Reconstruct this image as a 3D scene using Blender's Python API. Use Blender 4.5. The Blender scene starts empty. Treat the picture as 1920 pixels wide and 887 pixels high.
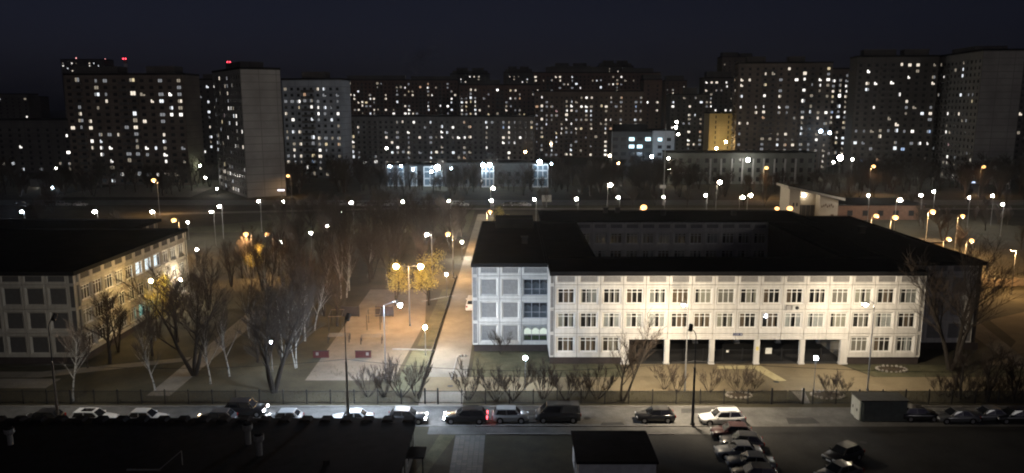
import bpy, math, random
from math import sin, cos, tan, atan, pi, radians
R = radians
sc = bpy.context.scene
col = sc.collection

# ------------------------------------------------------------------ camera
CAM_H, TILT, FPX = 34.2, R(9.78), 1440.0
cd = bpy.data.cameras.new('camera'); cam = bpy.data.objects.new('camera', cd); col.objects.link(cam)
cam.location = (0, 0, CAM_H); cam.rotation_euler = (pi/2 - TILT, 0, 0)
cd.sensor_width = 36; cd.lens = 36*FPX/1920; cd.clip_end = 6000; cd.clip_start = 0.5
sc.camera = cam
# ------------------------------------------------------------------ sky, added city glow, exposure
GLOW_EL, GLOW_AZ, GLOW_S = R(11), R(24), 0.075       # added low sun, stands in for city glow behind the viewer's right shoulder
w = bpy.data.worlds.new('World'); sc.world = w; w.use_nodes = True
nt = w.node_tree; bg = nt.nodes['Background']
sky = nt.nodes.new('ShaderNodeTexSky'); sky.sky_type = 'NISHITA'; sky.sun_disc = False
sky.sun_elevation = GLOW_EL; sky.sun_rotation = pi - GLOW_AZ; sky.air_density = 1.0; sky.dust_density = 2.0
hs = nt.nodes.new('ShaderNodeHueSaturation'); hs.inputs['Saturation'].default_value = 0.45
nt.links.new(sky.outputs[0], hs.inputs['Color']); tint = nt.nodes.new('ShaderNodeMix'); tint.data_type = 'RGBA'; tint.blend_type = 'MULTIPLY'; tint.inputs['Factor'].default_value = 1; tint.inputs['B'].default_value = (.92, .94, 1.75, 1)
nt.links.new(hs.outputs[0], tint.inputs['A']); nt.links.new(tint.outputs['Result'], bg.inputs[0])
bg.inputs[1].default_value = 0.0022
sd = bpy.data.lights.new('city_glow', 'SUN'); so = bpy.data.objects.new('city_glow', sd); col.objects.link(so)
sd.energy = GLOW_S; sd.angle = R(8); sd.color = (1, .95, .89)
so.rotation_euler = (pi/2 - GLOW_EL, 0, GLOW_AZ)
sc.view_settings.view_transform = 'Standard'; sc.view_settings.look = 'None'
sc.view_settings.exposure = 0; sc.view_settings.gamma = 1
sc.render.engine = 'CYCLES'
cy = sc.cycles
cy.use_denoising = True
try: cy.denoiser = 'OPENIMAGEDENOISE'
except Exception: pass
cy.max_bounces = 4; cy.diffuse_bounces = 2; cy.glossy_bounces = 2; cy.transmission_bounces = 2
cy.transparent_max_bounces = 8; cy.volume_bounces = 0; cy.sample_clamp_indirect = 2.0; cy.sample_clamp_direct = 0
cy.caustics_reflective = False; cy.caustics_refractive = False
cy.pixel_filter_type = 'BLACKMAN_HARRIS'; cy.filter_width = 2.0

# ------------------------------------------------------------------ measuring helpers (metres from the photograph's pixels)
def ray(px, py):
    u = (px-960)/FPX; v = (443.5-py)/FPX
    return (u, cos(TILT)+v*sin(TILT), -sin(TILT)+v*cos(TILT))
def P(px, py, z=0.0):
    d = ray(px, py); t = (z-CAM_H)/d[2]
    return (d[0]*t, d[1]*t, z)
def XAT(px, Y, z=0.0):
    return (px-960)/FPX*(Y*cos(TILT)+(CAM_H-z)*sin(TILT))
def ZAT(py, Y):
    d = ray(960, py); return CAM_H + d[2]*Y/d[1]

# ------------------------------------------------------------------ materials
MATS = {}
def mat(name, c, rough=.85, var=.18, scale=1.2, metal=0, spec=.3, bump=0, coat=0, detail=4, coords='Object', c2=None):
    if name in MATS: return MATS[name]
    m = bpy.data.materials.new(name); m.use_nodes = True
    n = m.node_tree.nodes; l = m.node_tree.links; b = n['Principled BSDF']
    b.inputs['Roughness'].default_value = rough; b.inputs['Metallic'].default_value = metal
    b.inputs['Specular IOR Level'].default_value = spec
    if coat: b.inputs['Coat Weight'].default_value = coat; b.inputs['Coat Roughness'].default_value = .08
    if var > 0:
        tc = n.new('ShaderNodeTexCoord'); nz = n.new('ShaderNodeTexNoise')
        nz.inputs['Scale'].default_value = scale; nz.inputs['Detail'].default_value = detail
        nz.inputs['Roughness'].default_value = .65
        rp = n.new('ShaderNodeValToRGB')
        lo = tuple(max(0, x*(1-var)) for x in c); hi = tuple(min(1, x*(1+var)) for x in (c2 or c))
        rp.color_ramp.elements[0].color = (*lo, 1); rp.color_ramp.elements[1].color = (*hi, 1)
        rp.color_ramp.elements[0].position = .3; rp.color_ramp.elements[1].position = .7
        l.new(tc.outputs[coords], nz.inputs['Vector']); l.new(nz.outputs[0], rp.inputs[0]); l.new(rp.outputs[0], b.inputs['Base Color'])
        if bump:
            bp = n.new('ShaderNodeBump'); bp.inputs['Strength'].default_value = bump; bp.inputs['Distance'].default_value = .05
            l.new(nz.outputs[0], bp.inputs['Height']); l.new(bp.outputs[0], b.inputs['Normal'])
    else:
        b.inputs['Base Color'].default_value = (*c, 1)
    MATS[name] = m; return m
def emit(name, c, s, sample=True):
    if name in MATS: return MATS[name]
    m = bpy.data.materials.new(name); m.use_nodes = True
    n = m.node_tree.nodes; l = m.node_tree.links; n.clear()
    o = n.new('ShaderNodeOutputMaterial'); e = n.new('ShaderNodeEmission')
    e.inputs[0].default_value = (*c, 1); e.inputs[1].default_value = s
    l.new(e.outputs[0], o.inputs[0])
    if not sample:
        m.cycles.emission_sampling = 'NONE'
    MATS[name] = m; return m
def glass(name, tint=(.75, .8, .82), refl=.14):
    m = bpy.data.materials.new(name); m.use_nodes = True
    n = m.node_tree.nodes; l = m.node_tree.links; n.clear()
    o = n.new('ShaderNodeOutputMaterial'); mx = n.new('ShaderNodeMixShader'); t = n.new('ShaderNodeBsdfTransparent'); g = n.new('ShaderNodeBsdfGlossy')
    t.inputs[0].default_value = (*tint, 1); g.inputs['Roughness'].default_value = .04; mx.inputs[0].default_value = refl
    l.new(t.outputs[0], mx.inputs[1]); l.new(g.outputs[0], mx.inputs[2]); l.new(mx.outputs[0], o.inputs[0])
    MATS[name] = m; return m

def ground_mat(name, c1, c2, scale, c3=None, rough=.95, bump=.3, fine=9):
    if name in MATS: return MATS[name]
    m = bpy.data.materials.new(name); m.use_nodes = True
    n = m.node_tree.nodes; l = m.node_tree.links; b = n['Principled BSDF']
    b.inputs['Roughness'].default_value = rough; b.inputs['Specular IOR Level'].default_value = .2
    tc = n.new('ShaderNodeTexCoord')
    n1 = n.new('ShaderNodeTexNoise'); n1.inputs['Scale'].default_value = scale; n1.inputs['Detail'].default_value = 6; n1.inputs['Roughness'].default_value = .7
    n2 = n.new('ShaderNodeTexNoise'); n2.inputs['Scale'].default_value = fine; n2.inputs['Detail'].default_value = 3
    for k in (n1, n2): l.new(tc.outputs['Object'], k.inputs['Vector'])
    r1 = n.new('ShaderNodeValToRGB'); r1.color_ramp.elements[0].color = (*c1, 1); r1.color_ramp.elements[1].color = (*c2, 1)
    r1.color_ramp.elements[0].position = .35; r1.color_ramp.elements[1].position = .68
    if c3:
        e = r1.color_ramp.elements.new(.8); e.color = (*c3, 1)
    l.new(n1.outputs[0], r1.inputs[0])
    mx = n.new('ShaderNodeMix'); mx.data_type = 'RGBA'; mx.blend_type = 'OVERLAY'; mx.inputs['Factor'].default_value = .6
    l.new(r1.outputs[0], mx.inputs['A']); l.new(n2.outputs[0], mx.inputs['B']); l.new(mx.outputs['Result'], b.inputs['Base Color'])
    bp = n.new('ShaderNodeBump'); bp.inputs['Strength'].default_value = bump; bp.inputs['Distance'].default_value = .06
    l.new(n2.outputs[0], bp.inputs['Height']); l.new(bp.outputs[0], b.inputs['Normal'])
    MATS[name] = m; return m

def concrete(name, c):
    m = bpy.data.materials.new(name); m.use_nodes = True; n = m.node_tree.nodes; l = m.node_tree.links; b = n['Principled BSDF']
    b.inputs['Roughness'].default_value = .92; b.inputs['Specular IOR Level'].default_value = .2
    g = n.new('ShaderNodeNewGeometry'); oi = n.new('ShaderNodeObjectInfo')
    mp = n.new('ShaderNodeMapping'); mp.inputs['Scale'].default_value = (2.6, 2.6, .22); l.new(g.outputs['Position'], mp.inputs[0])
    st = n.new('ShaderNodeTexNoise'); st.inputs['Scale'].default_value = 1.0; st.inputs['Detail'].default_value = 5; st.inputs['Roughness'].default_value = .6; l.new(mp.outputs[0], st.inputs['Vector'])
    bl = n.new('ShaderNodeTexNoise'); bl.inputs['Scale'].default_value = .35; bl.inputs['Detail'].default_value = 6; l.new(g.outputs['Position'], bl.inputs['Vector'])
    def rng(sock, a, b_, lo, hi):
        r = n.new('ShaderNodeMapRange'); r.inputs[1].default_value = a; r.inputs[2].default_value = b_; r.inputs[3].default_value = lo; r.inputs[4].default_value = hi; l.new(sock, r.inputs[0]); return r.outputs[0]
    def mul(a, b_):
        r = n.new('ShaderNodeMath'); r.operation = 'MULTIPLY'; l.new(a, r.inputs[0]); l.new(b_, r.inputs[1]); return r.outputs[0]
    f = mul(mul(rng(st.outputs[0], .36, .64, .88, 1.04), rng(bl.outputs[0], .35, .65, .90, 1.05)), rng(oi.outputs['Random'], 0, 1, .92, 1.05))
    v = n.new('ShaderNodeVectorMath'); v.operation = 'SCALE'; v.inputs[0].default_value = c; l.new(f, v.inputs['Scale']); l.new(v.outputs[0], b.inputs['Base Color'])
    MATS[name] = m; return m
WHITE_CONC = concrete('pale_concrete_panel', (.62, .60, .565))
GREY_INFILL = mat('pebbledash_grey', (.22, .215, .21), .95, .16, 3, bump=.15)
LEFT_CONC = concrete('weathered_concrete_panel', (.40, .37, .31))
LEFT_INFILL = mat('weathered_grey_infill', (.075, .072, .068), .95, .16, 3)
PLINTH = mat('dark_plinth', (.045, .035, .032), .9)
ROOF = mat('bitumen_roof', (.012, .012, .013), .95, .3, .35, spec=.03)
INTERIOR = mat('dark_interior', (.05, .042, .036), .95, .2, 1)
FRAME = mat('white_window_frame', (.74, .73, .70), .5, .05)
CURTAINS = [mat('curtain_white', (.60,.58,.54), .9, .1, 5), mat('curtain_dusty', (.33,.29,.24), .9, .15, 5), mat('curtain_beige', (.50, .45, .36), .9, .12, 5), mat('curtain_grey', (.42, .40, .36), .9, .12, 5), mat('curtain_brown', (.22, .15, .10), .9, .2, 5)]
GLASS = glass('window_glass')
CARGLASS = mat('car_glass', (.012, .013, .015), .05, 0, spec=.6)
BLACKM = mat('black_painted_metal', (.018, .018, .02), .5, .2, 4)
GREYM = mat('galvanised_pole', (.22, .22, .22), .45, .15, 3, metal=.5)
CONCPOLE = mat('concrete_mast', (.17, .155, .135), .85, .15, 3)
BARK = mat('dark_bark', (.032, .026, .021), .95, .3, 6)
TWIG = mat('bare_twigs', (.050, .037, .028), .95, .3, 3)
BIRCHBARK = None
GOLDLEAF = mat('golden_leaf', (.50, .43, .12), .7, .3, 2)
SPRUCE = mat('spruce_needles', (.02, .035, .024), .9, .3, 2)
def birch_mat():
    m = bpy.data.materials.new('birch_bark'); m.use_nodes = True
    n = m.node_tree.nodes; l = m.node_tree.links; b = n['Principled BSDF']; b.inputs['Roughness'].default_value = .85
    tc = n.new('ShaderNodeTexCoord'); mp = n.new('ShaderNodeMapping'); mp.inputs['Scale'].default_value = (1.5, 1.5, 3.5)
    nz = n.new('ShaderNodeTexNoise'); nz.inputs['Scale'].default_value = 1.6; nz.inputs['Detail'].default_value = 3
    rp = n.new('ShaderNodeValToRGB'); rp.color_ramp.elements[0].position = .36; rp.color_ramp.elements[1].position = .46
    rp.color_ramp.elements[0].color = (.05, .045, .04, 1); rp.color_ramp.elements[1].color = (.34, .33, .30, 1)
    l.new(tc.outputs['Object'], mp.inputs[0]); l.new(mp.outputs[0], nz.inputs['Vector']); l.new(nz.outputs[0], rp.inputs[0]); l.new(rp.outputs[0], b.inputs['Base Color'])
    return m
BIRCHBARK = birch_mat()

# ------------------------------------------------------------------ mesh helpers
class MB:
    def __init__(s): s.v = []; s.f = []; s.m = []
    def quad(s, a, b, c, d, m=0):
        i = len(s.v); s.v += [a, b, c, d]; s.f.append((i, i+1, i+2, i+3)); s.m.append(m)
    def poly(s, pts, m=0):
        i = len(s.v); s.v += list(pts); s.f.append(tuple(range(i, i+len(pts)))); s.m.append(m)
    def box(s, x0, x1, y0, y1, z0, z1, m=0):
        i = len(s.v)
        s.v += [(x0,y0,z0),(x1,y0,z0),(x1,y1,z0),(x0,y1,z0),(x0,y0,z1),(x1,y0,z1),(x1,y1,z1),(x0,y1,z1)]
        for f in ((0,3,2,1),(4,5,6,7),(0,1,5,4),(1,2,6,5),(2,3,7,6),(3,0,4,7)):
            s.f.append(tuple(i+k for k in f)); s.m.append(m)
        return s
    def tube(s, p, q, r0, r1, n=6, m=0, cap=False):
        dx, dy, dz = q[0]-p[0], q[1]-p[1], q[2]-p[2]
        L = math.sqrt(dx*dx+dy*dy+dz*dz) or 1e-6
        d = (dx/L, dy/L, dz/L)
        a = (0, 0, 1) if abs(d[2]) < .9 else (1, 0, 0)
        u = (d[1]*a[2]-d[2]*a[1], d[2]*a[0]-d[0]*a[2], d[0]*a[1]-d[1]*a[0])
        k = math.sqrt(sum(x*x for x in u)); u = tuple(x/k for x in u)
        v = (d[1]*u[2]-d[2]*u[1], d[2]*u[0]-d[0]*u[2], d[0]*u[1]-d[1]*u[0])
        i = len(s.v)
        for (c, r) in ((p, r0), (q, r1)):
            for j in range(n):
                t = 2*pi*j/n; ct, st = cos(t)*r, sin(t)*r
                s.v.append((c[0]+u[0]*ct+v[0]*st, c[1]+u[1]*ct+v[1]*st, c[2]+u[2]*ct+v[2]*st))
        for j in range(n):
            k = (j+1) % n
            s.f.append((i+j, i+k, i+n+k, i+n+j)); s.m.append(m)
        if cap:
            s.f.append(tuple(i+n+j for j in range(n))); s.m.append(m)
            s.f.append(tuple(i+n-1-j for j in range(n))); s.m.append(m)
        return s
    def ball(s, c, r, nu=10, nv=6, m=0, sz=1.0):
        i = len(s.v)
        for a in range(nv+1):
            th = pi*a/nv
            for b in range(nu):
                ph = 2*pi*b/nu
                s.v.append((c[0]+r*sin(th)*cos(ph), c[1]+r*sin(th)*sin(ph), c[2]+r*sz*cos(th)))
        for a in range(nv):
            for b in range(nu):
                b2 = (b+1) % nu
                s.f.append((i+a*nu+b, i+(a+1)*nu+b, i+(a+1)*nu+b2, i+a*nu+b2)); s.m.append(m)
        return s
    def mesh(s, name, mats, smooth=False):
        me = bpy.data.meshes.new(name); me.from_pydata(s.v, [], s.f)
        if not isinstance(mats, (list, tuple)): mats = [mats]
        for mt in mats: me.materials.append(mt)
        if any(s.m): me.polygons.foreach_set('material_index', s.m)
        if smooth: me.polygons.foreach_set('use_smooth', [True]*len(me.polygons))
        me.update(); return me
def inst(name, me, parent=None, loc=(0,0,0), rz=0, scale=None):
    o = bpy.data.objects.new(name, me); col.objects.link(o); o.parent = parent; o.location = loc
    if rz: o.rotation_euler = (0, 0, rz)
    if scale: o.scale = scale if isinstance(scale, tuple) else (scale,)*3
    return o
def mk(name, mb, mats, parent=None, loc=(0,0,0), rz=0, smooth=False):
    return inst(name, mb.mesh(name, mats, smooth), parent, loc, rz)
def tag(o, label, cat, group=None):
    o['label'] = label; o['category'] = cat
    if group: o['group'] = group
    return o
def thing(name, label, cat, loc=(0,0,0), rz=0, group=None):
    o = bpy.data.objects.new(name, None); col.objects.link(o); o.empty_display_size = .1
    o.location = loc; o.rotation_euler = (0, 0, rz); return tag(o, label, cat, group)
def struct(name, mb, mats, kind='structure'):
    o = mk(name, mb, mats); o['kind'] = kind; return o
def sheet(name, pts, z, m):
    mb = MB(); mb.poly([(x, y, z) for x, y in pts]); return struct(name, mb, m)

# ------------------------------------------------------------------ ground, roads, paths
EARTH = ground_mat('winter_earth', (.034, .031, .021), (.07, .062, .04), .16, (.095, .086, .057))
GRASSY = ground_mat('thin_winter_grass', (.055, .055, .032), (.115, .108, .064), .45)
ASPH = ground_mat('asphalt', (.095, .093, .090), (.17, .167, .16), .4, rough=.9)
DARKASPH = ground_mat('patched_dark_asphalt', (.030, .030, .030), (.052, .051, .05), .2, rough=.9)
YARD = ground_mat('worn_yard_asphalt', (.15, .12, .075), (.22, .18, .115), .18, rough=.9)
SAND = ground_mat('sandy_playground', (.13, .11, .088), (.20, .17, .135), .3)
PATHM = ground_mat('gravelly_path', (.16, .145, .12), (.24, .215, .18), .5)
LAWN = ground_mat('green_lawn', (.065, .068, .042), (.11, .11, .07), .5)
KERB = mat('kerb_concrete', (.22, .21, .2), .9, .15, 2)
PALEK = mat('pale_kerb', (.28, .27, .25), .9, .15, 2)

mb = MB(); N = 24
for i in range(N):
    for j in range(N):
        x0, x1 = -2600+5200*i/N, -2600+5200*(i+1)/N; y0, y1 = -600+5200*j/N, -600+5200*(j+1)/N
        mb.quad((x0,y0,0),(x1,y0,0),(x1,y1,0),(x0,y1,0))
struct('ground', mb, EARTH)
sheet('road', [(-130, 78.0), (160, 78.0), (160, 83.3), (-130, 83.3)], .006, ASPH)
roadp = MB(); PATCH = ground_mat('asphalt_patch', (.05,.05,.05), (.08,.078,.076), .5, rough=.85)
for (x0, x1, y0, y1) in ((-14,-9.5,78.3,80.2),(1,4.5,80.9,82.6),(9.5,12.2,78.2,79.1),(19,26,81.6,83.1),(-33,-28,80.4,82.9),(30,33.5,78.6,80.4)): roadp.poly([(x0,y0,.010),(x1,y0+.15,.010),(x1-.2,y1,.010),(x0+.3,y1-.1,.010)])
struct('road_patch', roadp, PATCH)
MHM = MB().tube((0,0,0),(0,0,.012),.36,.36,14,0,True).mesh('manhole_cover', mat('cast_iron', (.03,.03,.03), .6))
for k, (x, y) in enumerate(((-5.2,81),(8.3,80.2),(21,79.2),(36,74),(-7.6,90),(33,91.5))): tag(inst('manhole_cover', MHM, None, (x, y, .012)), 'round iron manhole cover, ' + ('on the road before the drive gate','on the road below the school corner','on the road near the black hatchback','in the dark car park','on the drive inside the gate','on the walkway before the passage')[k], 'manhole')
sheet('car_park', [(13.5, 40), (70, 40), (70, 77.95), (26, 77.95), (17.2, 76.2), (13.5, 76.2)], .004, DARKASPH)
sheet('pavement', [(-8.9, 76.0), (23, 76.0), (23, 77.9), (-8.9, 77.9)], .010, ASPH)
mb = MB(); mb.box(-130, 25.5, 83.3, 83.5, 0, .13); mb.box(46, 130, 83.3, 83.5, 0, .13); struct('kerb', mb, KERB)
mb = MB(); mb.box(-4, 22.8, 77.9, 78.02, 0, .12); mb.box(-2.7, 17, 75.85, 76.0, 0, .10); struct('kerb', mb, KERB)
# walkway in front of the school, plaza before the passage
sheet('walkway', [(-10.8, 88.3), (130, 88.3), (130, 93.2), (-10.8, 93.2)], .008, YARD)
sheet('plaza', [(14.5, 93.25), (46, 93.25), (43.6, 98.2), (14.5, 98.2)], .008, YARD)
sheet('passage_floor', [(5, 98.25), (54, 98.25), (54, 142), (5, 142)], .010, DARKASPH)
DRIVEM = ground_mat('pale_worn_asphalt', (.17,.155,.13), (.25,.23,.195), .3)
sheet('drive', [(-10.8, 83.6), (-5.7, 83.6), (-5.7, 88.25), (-10.8, 88.25)], .008, DRIVEM)
sheet('drive', [(-10.8, 93.25), (-5.75, 93.25), (-5.75, 240), (-10.8, 240)], .008, DRIVEM)
sheet('yellow_marking', [P(1345,686)[:2], P(1425,685)[:2], P(1475,714)[:2], P(1455,715)[:2], P(1415,692)[:2], P(1345,692)[:2]], .014, mat('worn_yellow_marking', (.42, .36, .2), .9, .25, 1))
# playground court, lawns, paths in the park
sheet('playground', [(-26, 92), (-15, 92), (-13.8, 118), (-16, 140), (-26.5, 140)], .006, SAND)
sheet('lawn', [(-14.4, 88), (-11.2, 88), (-11.2, 104.5), (-14.0, 104.5)], .007, LAWN)
sheet('lawn', [(-13.6, 106), (-11.2, 106), (-11.2, 140), (-13.0, 140)], .007, GRASSY)
sheet('lawn', [(-5.2, 93.3), (14.2, 93.3), (14.2, 103), (-5.2, 103)], .007, GRASSY)
sheet('lawn', [(46.4, 93.3), (100, 93.3), (100, 97.8), (44.2, 97.8)], .007, GRASSY)
sheet('lawn', [(-9.4, 66), (-8.3, 66), (-5.9, 75.9), (-7.6, 75.9)], .005, GRASSY)
a0, a1 = P(300, 742), P(432, 622)
sheet('path', [(a0[0]-1.6, a0[1]), (a0[0]+1.2, a0[1]), (a1[0]+2.2, 125), (a1[0]-1.0, 125)], .008, PATHM)
b0, b1 = P(420, 665), P(0, 745)
sheet('path', [(-57, 89.3), (-130, 89.3), (-130, 93), (-57, 92.6)], .008, PATHM)
sheet('path', [(-80, 93.0), (-60, 93.0), (-44, 99.3), (-44, 101), (-61, 95.2), (-80, 95.2)], .006, PATHM)
sheet('path', [P(1855,600)[:2], P(1920,585)[:2], P(1985,625)[:2], P(1975,690)[:2], P(1900,680)[:2], P(1850,700)[:2], P(1825,695)[:2], P(1890,660)[:2], P(1905,640)[:2]], .006, YARD)
sheet('path', [(66.5, 96.5), (69, 96.5), (82, 150), (76, 150)], .009, PATHM)
# boulevard far behind
sheet('boulevard', [(-420, 262), (520, 262), (520, 276), (-420, 276)], .010, ASPH)
sheet('footpath', [(-110, 238), (-40, 250.5), (300, 250.5), (300, 254.5), (-42, 254.5), (-114, 242)], .010, PATHM)
sheet('lawn', [(-40, 255), (330, 255), (330, 261.5), (-40, 261.5)], .008, GRASSY)
sheet('lawn', [(-100, 205), (-12, 205), (-12, 250), (-45, 250)], .006, GRASSY)
sheet('side_road', [P(1140,352)[:2], P(1160,352)[:2], P(1185,372)[:2], P(1163,372)[:2]], .012, PATHM)
sheet('courtyard_road', [(-175, 285), (-120, 285), (-128, 350), (-165, 350)], .008, PATHM)

# paving slabs of the path between the dark lawns: each slab a piece
pav = MB(); pav.poly([(-5.95, 40, .004), (-2.75, 40, .004), (-2.75, 75.85, .004), (-5.95, 75.85, .004)])
pavement = struct('paved_path', pav, mat('slab_joint', (.05, .048, .045), .95))
mb = MB(); mb.box(-.245, .245, -.245, .245, 0, .03); slabm = [mb.mesh('slab', mat('paving_slab_%d' % k, c, .9, .15, 2)) for k, c in enumerate(((.15,.145,.135),(.13,.127,.12),(.165,.155,.14)))]
rnd = random.Random(3)
for i in range(6):
    for j in range(20):
        o = inst('slab', slabm[rnd.randrange(3)], pavement, (-5.65+i*.52+rnd.uniform(-.01,.01), 65.6+j*.52, .005+rnd.uniform(0,.012)), rnd.uniform(-.012,.012))

# ------------------------------------------------------------------ school panels and windows
CELL, FH = 3.0, 3.3
def panel_mesh(name, W, H, ox0, ox1, oz0, oz1, mc, mi=None, bev=.19, j=.034, dep=.15):
    """local: x 0..W, z 0..H, outward -y. opening ox0..ox1 x oz0..oz1, splayed edge; mi fills it with a recessed blank"""
    s = MB()
    O = [(j,0,j),(W-j,0,j),(W-j,0,H-j),(j,0,H-j)]
    A = [(ox0-bev,0,oz0-bev),(ox1+bev,0,oz0-bev),(ox1+bev,0,oz1+bev),(ox0-bev,0,oz1+bev)]
    A = [(x,-.045,z) for x,_,z in A]
    A0 = [(x + (-.03 if k in (0,3) else .03),0,z+(-.03 if k < 2 else .03)) for k,(x,_,z) in enumerate(A)]
    B = [(ox0,dep,oz0),(ox1,dep,oz0),(ox1,dep,oz1),(ox0,dep,oz1)]
    C = [(x,dep+.14,z) for x,_,z in B]
    D = [(x,.32,z) for x,_,z in O]
    for k in range(4):
        q = (k+1) % 4
        s.quad(O[k],O[q],A0[q],A0[k]); s.quad(A0[k],A0[q],A[q],A[k]); s.quad(A[k],A[q],B[q],B[k]); s.quad(B[k],B[q],C[q],C[k]); s.quad(D[k],D[q],O[q],O[k])
    if mi: s.quad(C[0],C[1],C[2],C[3],1) if False else s.quad(*[(x,dep+.02,z) for x,_,z in B],1)
    return s.mesh(name, [mc, mi or mc])
def window_meshes(W, H, seed):
    """frame, glass, curtain meshes, x 0..W z 0..H at y 0; three lights under a transom row"""
    r = random.Random(seed)
    f = MB(); t = .085; zt = H*.77
    xs = [0, W*.34, W*.66, W]
    f.box(0,W,0,.07,0,t); f.box(0,W,0,.07,H-t,H)
    for k, x in enumerate(xs):
        xx = x if k == 0 else (x-t if k == 3 else x-t*.6); f.box(xx, xx+(t if k in (0,3) else t*1.25), .002, .068, t, H-t)
    f.box(t, W-t, .006, .064, zt-t/2, zt+t/2)
    f.box(-.08, W+.08, -.16, 0, -.05, -.004)
    g = MB(); g.quad((0,.035,0),(W,.035,0),(W,.035,H),(0,.035,H))
    c = MB(); n = 0
    for k in range(3):
        q = r.random()
        a, b = xs[k]+.03, xs[k+1]-.03
        if q < .42: span = (a, b)
        elif q < .60: span = (a, a+(b-a)*r.uniform(.3,.7))
        elif q < .76: span = (b-(b-a)*r.uniform(.3,.7), b)
        else: continue
        x = span[0]; i = 0
        while x < span[1]:
            x2 = min(x+.11, span[1]); y0, y1 = (.16,.20) if i % 2 else (.20,.16)
            c.quad((x,y0,.04),(x2,y1,.04),(x2,y1,H-.05),(x,y0,H-.05)); x = x2; i += 1
        n += 1
    return f, g, (c if n else None)
WIN_W, WIN_H, WX0, WZ0 = 2.15, 1.95, .425, .80
PM = {}
def school_meshes(tagname, conc, infill):
    PM[tagname] = dict(
        win=panel_mesh('wall_panel', CELL, FH, WX0, WX0+WIN_W, WZ0, WZ0+WIN_H, conc, bev=.20),
        blank=panel_mesh('wall_panel', CELL, FH, .5, 2.5, .65, 2.75, conc, infill, bev=.24),
        attic=panel_mesh('attic_panel', CELL, 1.5, .42, 2.58, .42, 1.14, conc, infill, bev=.1, dep=.05),
        wide=panel_mesh('wall_panel', 3.95, FH, .3, 3.65, .55, 2.8, conc),
        atticw=panel_mesh('attic_panel', 3.95, 1.5, .42, 3.53, .42, 1.14, conc, infill, bev=.1, dep=.05),
        corner=panel_mesh('corner_panel', .85, FH, .14, .71, .22, FH-.22, conc, infill, bev=.04, dep=.04),
        acorner=panel_mesh('corner_panel', .85, 1.5, .14, .71, .2, 1.3, conc, infill, bev=.04, dep=.04),
        beam=panel_mesh('beam_panel', CELL, .85, .3, 2.7, .3, .55, conc, conc, bev=.05, dep=.0))
school_meshes('right', WHITE_CONC, GREY_INFILL)
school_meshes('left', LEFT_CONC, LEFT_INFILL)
WV = []
for k in range(20):
    f, g, c = window_meshes(WIN_W, WIN_H, 40+k)
    WV.append((f.mesh('window', FRAME), g.mesh('glass', GLASS), c.mesh('curtain', CURTAINS[k % 5]) if c else None))
LITROOM = {}
def lit_room(parent, color, s, W=WIN_W, H=WIN_H, key='w'):
    k = (key, color)
    if k not in LITROOM:
        mb = MB(); mb.quad((-.1,.55,-.1),(W+.1,.55,-.1),(W+.1,.55,H+.1),(-.1,.55,H+.1))
        LITROOM[k] = mb.mesh('lit_room', emit('lit_room_%s%d' % (key, len(LITROOM)), color, s))
    return inst('lit_room', LITROOM[k], parent)
def add_window(root, x, y, z, rz, v, lit=None):
    a = WV[v]
    w = inst('window', a[0], root, (x, y, z), rz)
    inst('glass', a[1], w)
    if a[2] and not lit: inst('curtain', a[2], w)
    if lit: lit_room(w, *lit)
    return w
def facade(root, style, ox, oy, rz, cells, z0, attic=True, rnd=None, lits={}):
    """cells: per bay a string of 3 letters (ground up): w window, b blank, W wide window, c corner, - open, . nothing"""
    p = PM[style]; ux, uy = cos(rz), sin(rz); nx, ny = sin(rz), -cos(rz)
    s = 0
    for ci, c in enumerate(cells):
        width = {'W': 3.95, 'c': .85}.get(c[2], CELL)
        for k, ch in enumerate(c):
            z = z0+k*FH; x, y = ox+ux*s, oy+uy*s
            if ch == '-':
                if k == 0: inst('beam_panel', p['beam'], root, (x, y, z+FH-.85), rz)
                continue
            if ch == '.': continue
            inst('wall_panel' if ch != 'c' else 'corner_panel', p[{'w':'win','b':'blank','W':'wide','c':'corner'}[ch]], root, (x, y, z), rz)
            if ch == 'w':
                d = .17; add_window(root, x+ux*WX0-nx*d, y+uy*WX0-ny*d, z+WZ0, rz, rnd.randrange(20), lits.get((ci, k)))
        if attic:
            inst('attic_panel', p[{'W':'atticw','c':'acorner'}.get(c[2],'attic')], root, (ox+ux*s, oy+uy*s, z0+3*FH), rz)
        s += width
    return s

rnd = random.Random(11)
Z0 = .98; ZT = Z0+3*FH+1.5      # 12.38
school = thing('school_building', 'long three-storey pale panel school with floodlit front and open ground-floor passage', 'school', (0,0,0))
# bodies: dark cores set behind the panels, plinths, roofs
FY, BY = 98.0, 108.0
LX, RX = 5.6, 53.6               # main front, 16 bays
core = MB()
core.box(5.3, 53.9, FY+.75, BY-.35, Z0+FH+.0, ZT-.3)           # upper floors
core.box(5.3, 14.2, FY+.75, BY-.35, .3, Z0+FH)                 # ground floor, left end
core.box(45.0, 53.9, FY+.75, BY-.35, .3, Z0+FH)                # ground floor, right end
core.box(-5.0, 4.6, 104.15, 141.7, .3, ZT-.3)                  # left wing
core.box(4.6, 11.7, BY-.35, 141.7, .3, ZT-.3)
core.box(12.0, 48.0, 142.6, 156.2, .3, ZT-.3)                  # far block
core.box(48.3, 54.2, BY-.35, 156.2, .3, ZT-.3)
core.box(54.2, 65.6, 104.75, 148.7, .3, ZT-.3)                 # right wing
mk('core', core, INTERIOR, school)
for x0_, x1_, y0_, y1_ in ((5.0,14.55,FY+.25,FY+.9),(44.7,54.2,FY+.25,FY+.9),(-5.35,4.9,103.7,104.3),(-5.35,-4.8,104.3,141.9),(54.5,65.8,104.3,105.2)): mk('plinth', MB().box(x0_,x1_,y0_,y1_,0,Z0-.03), PLINTH, school)
rf = MB()
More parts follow.
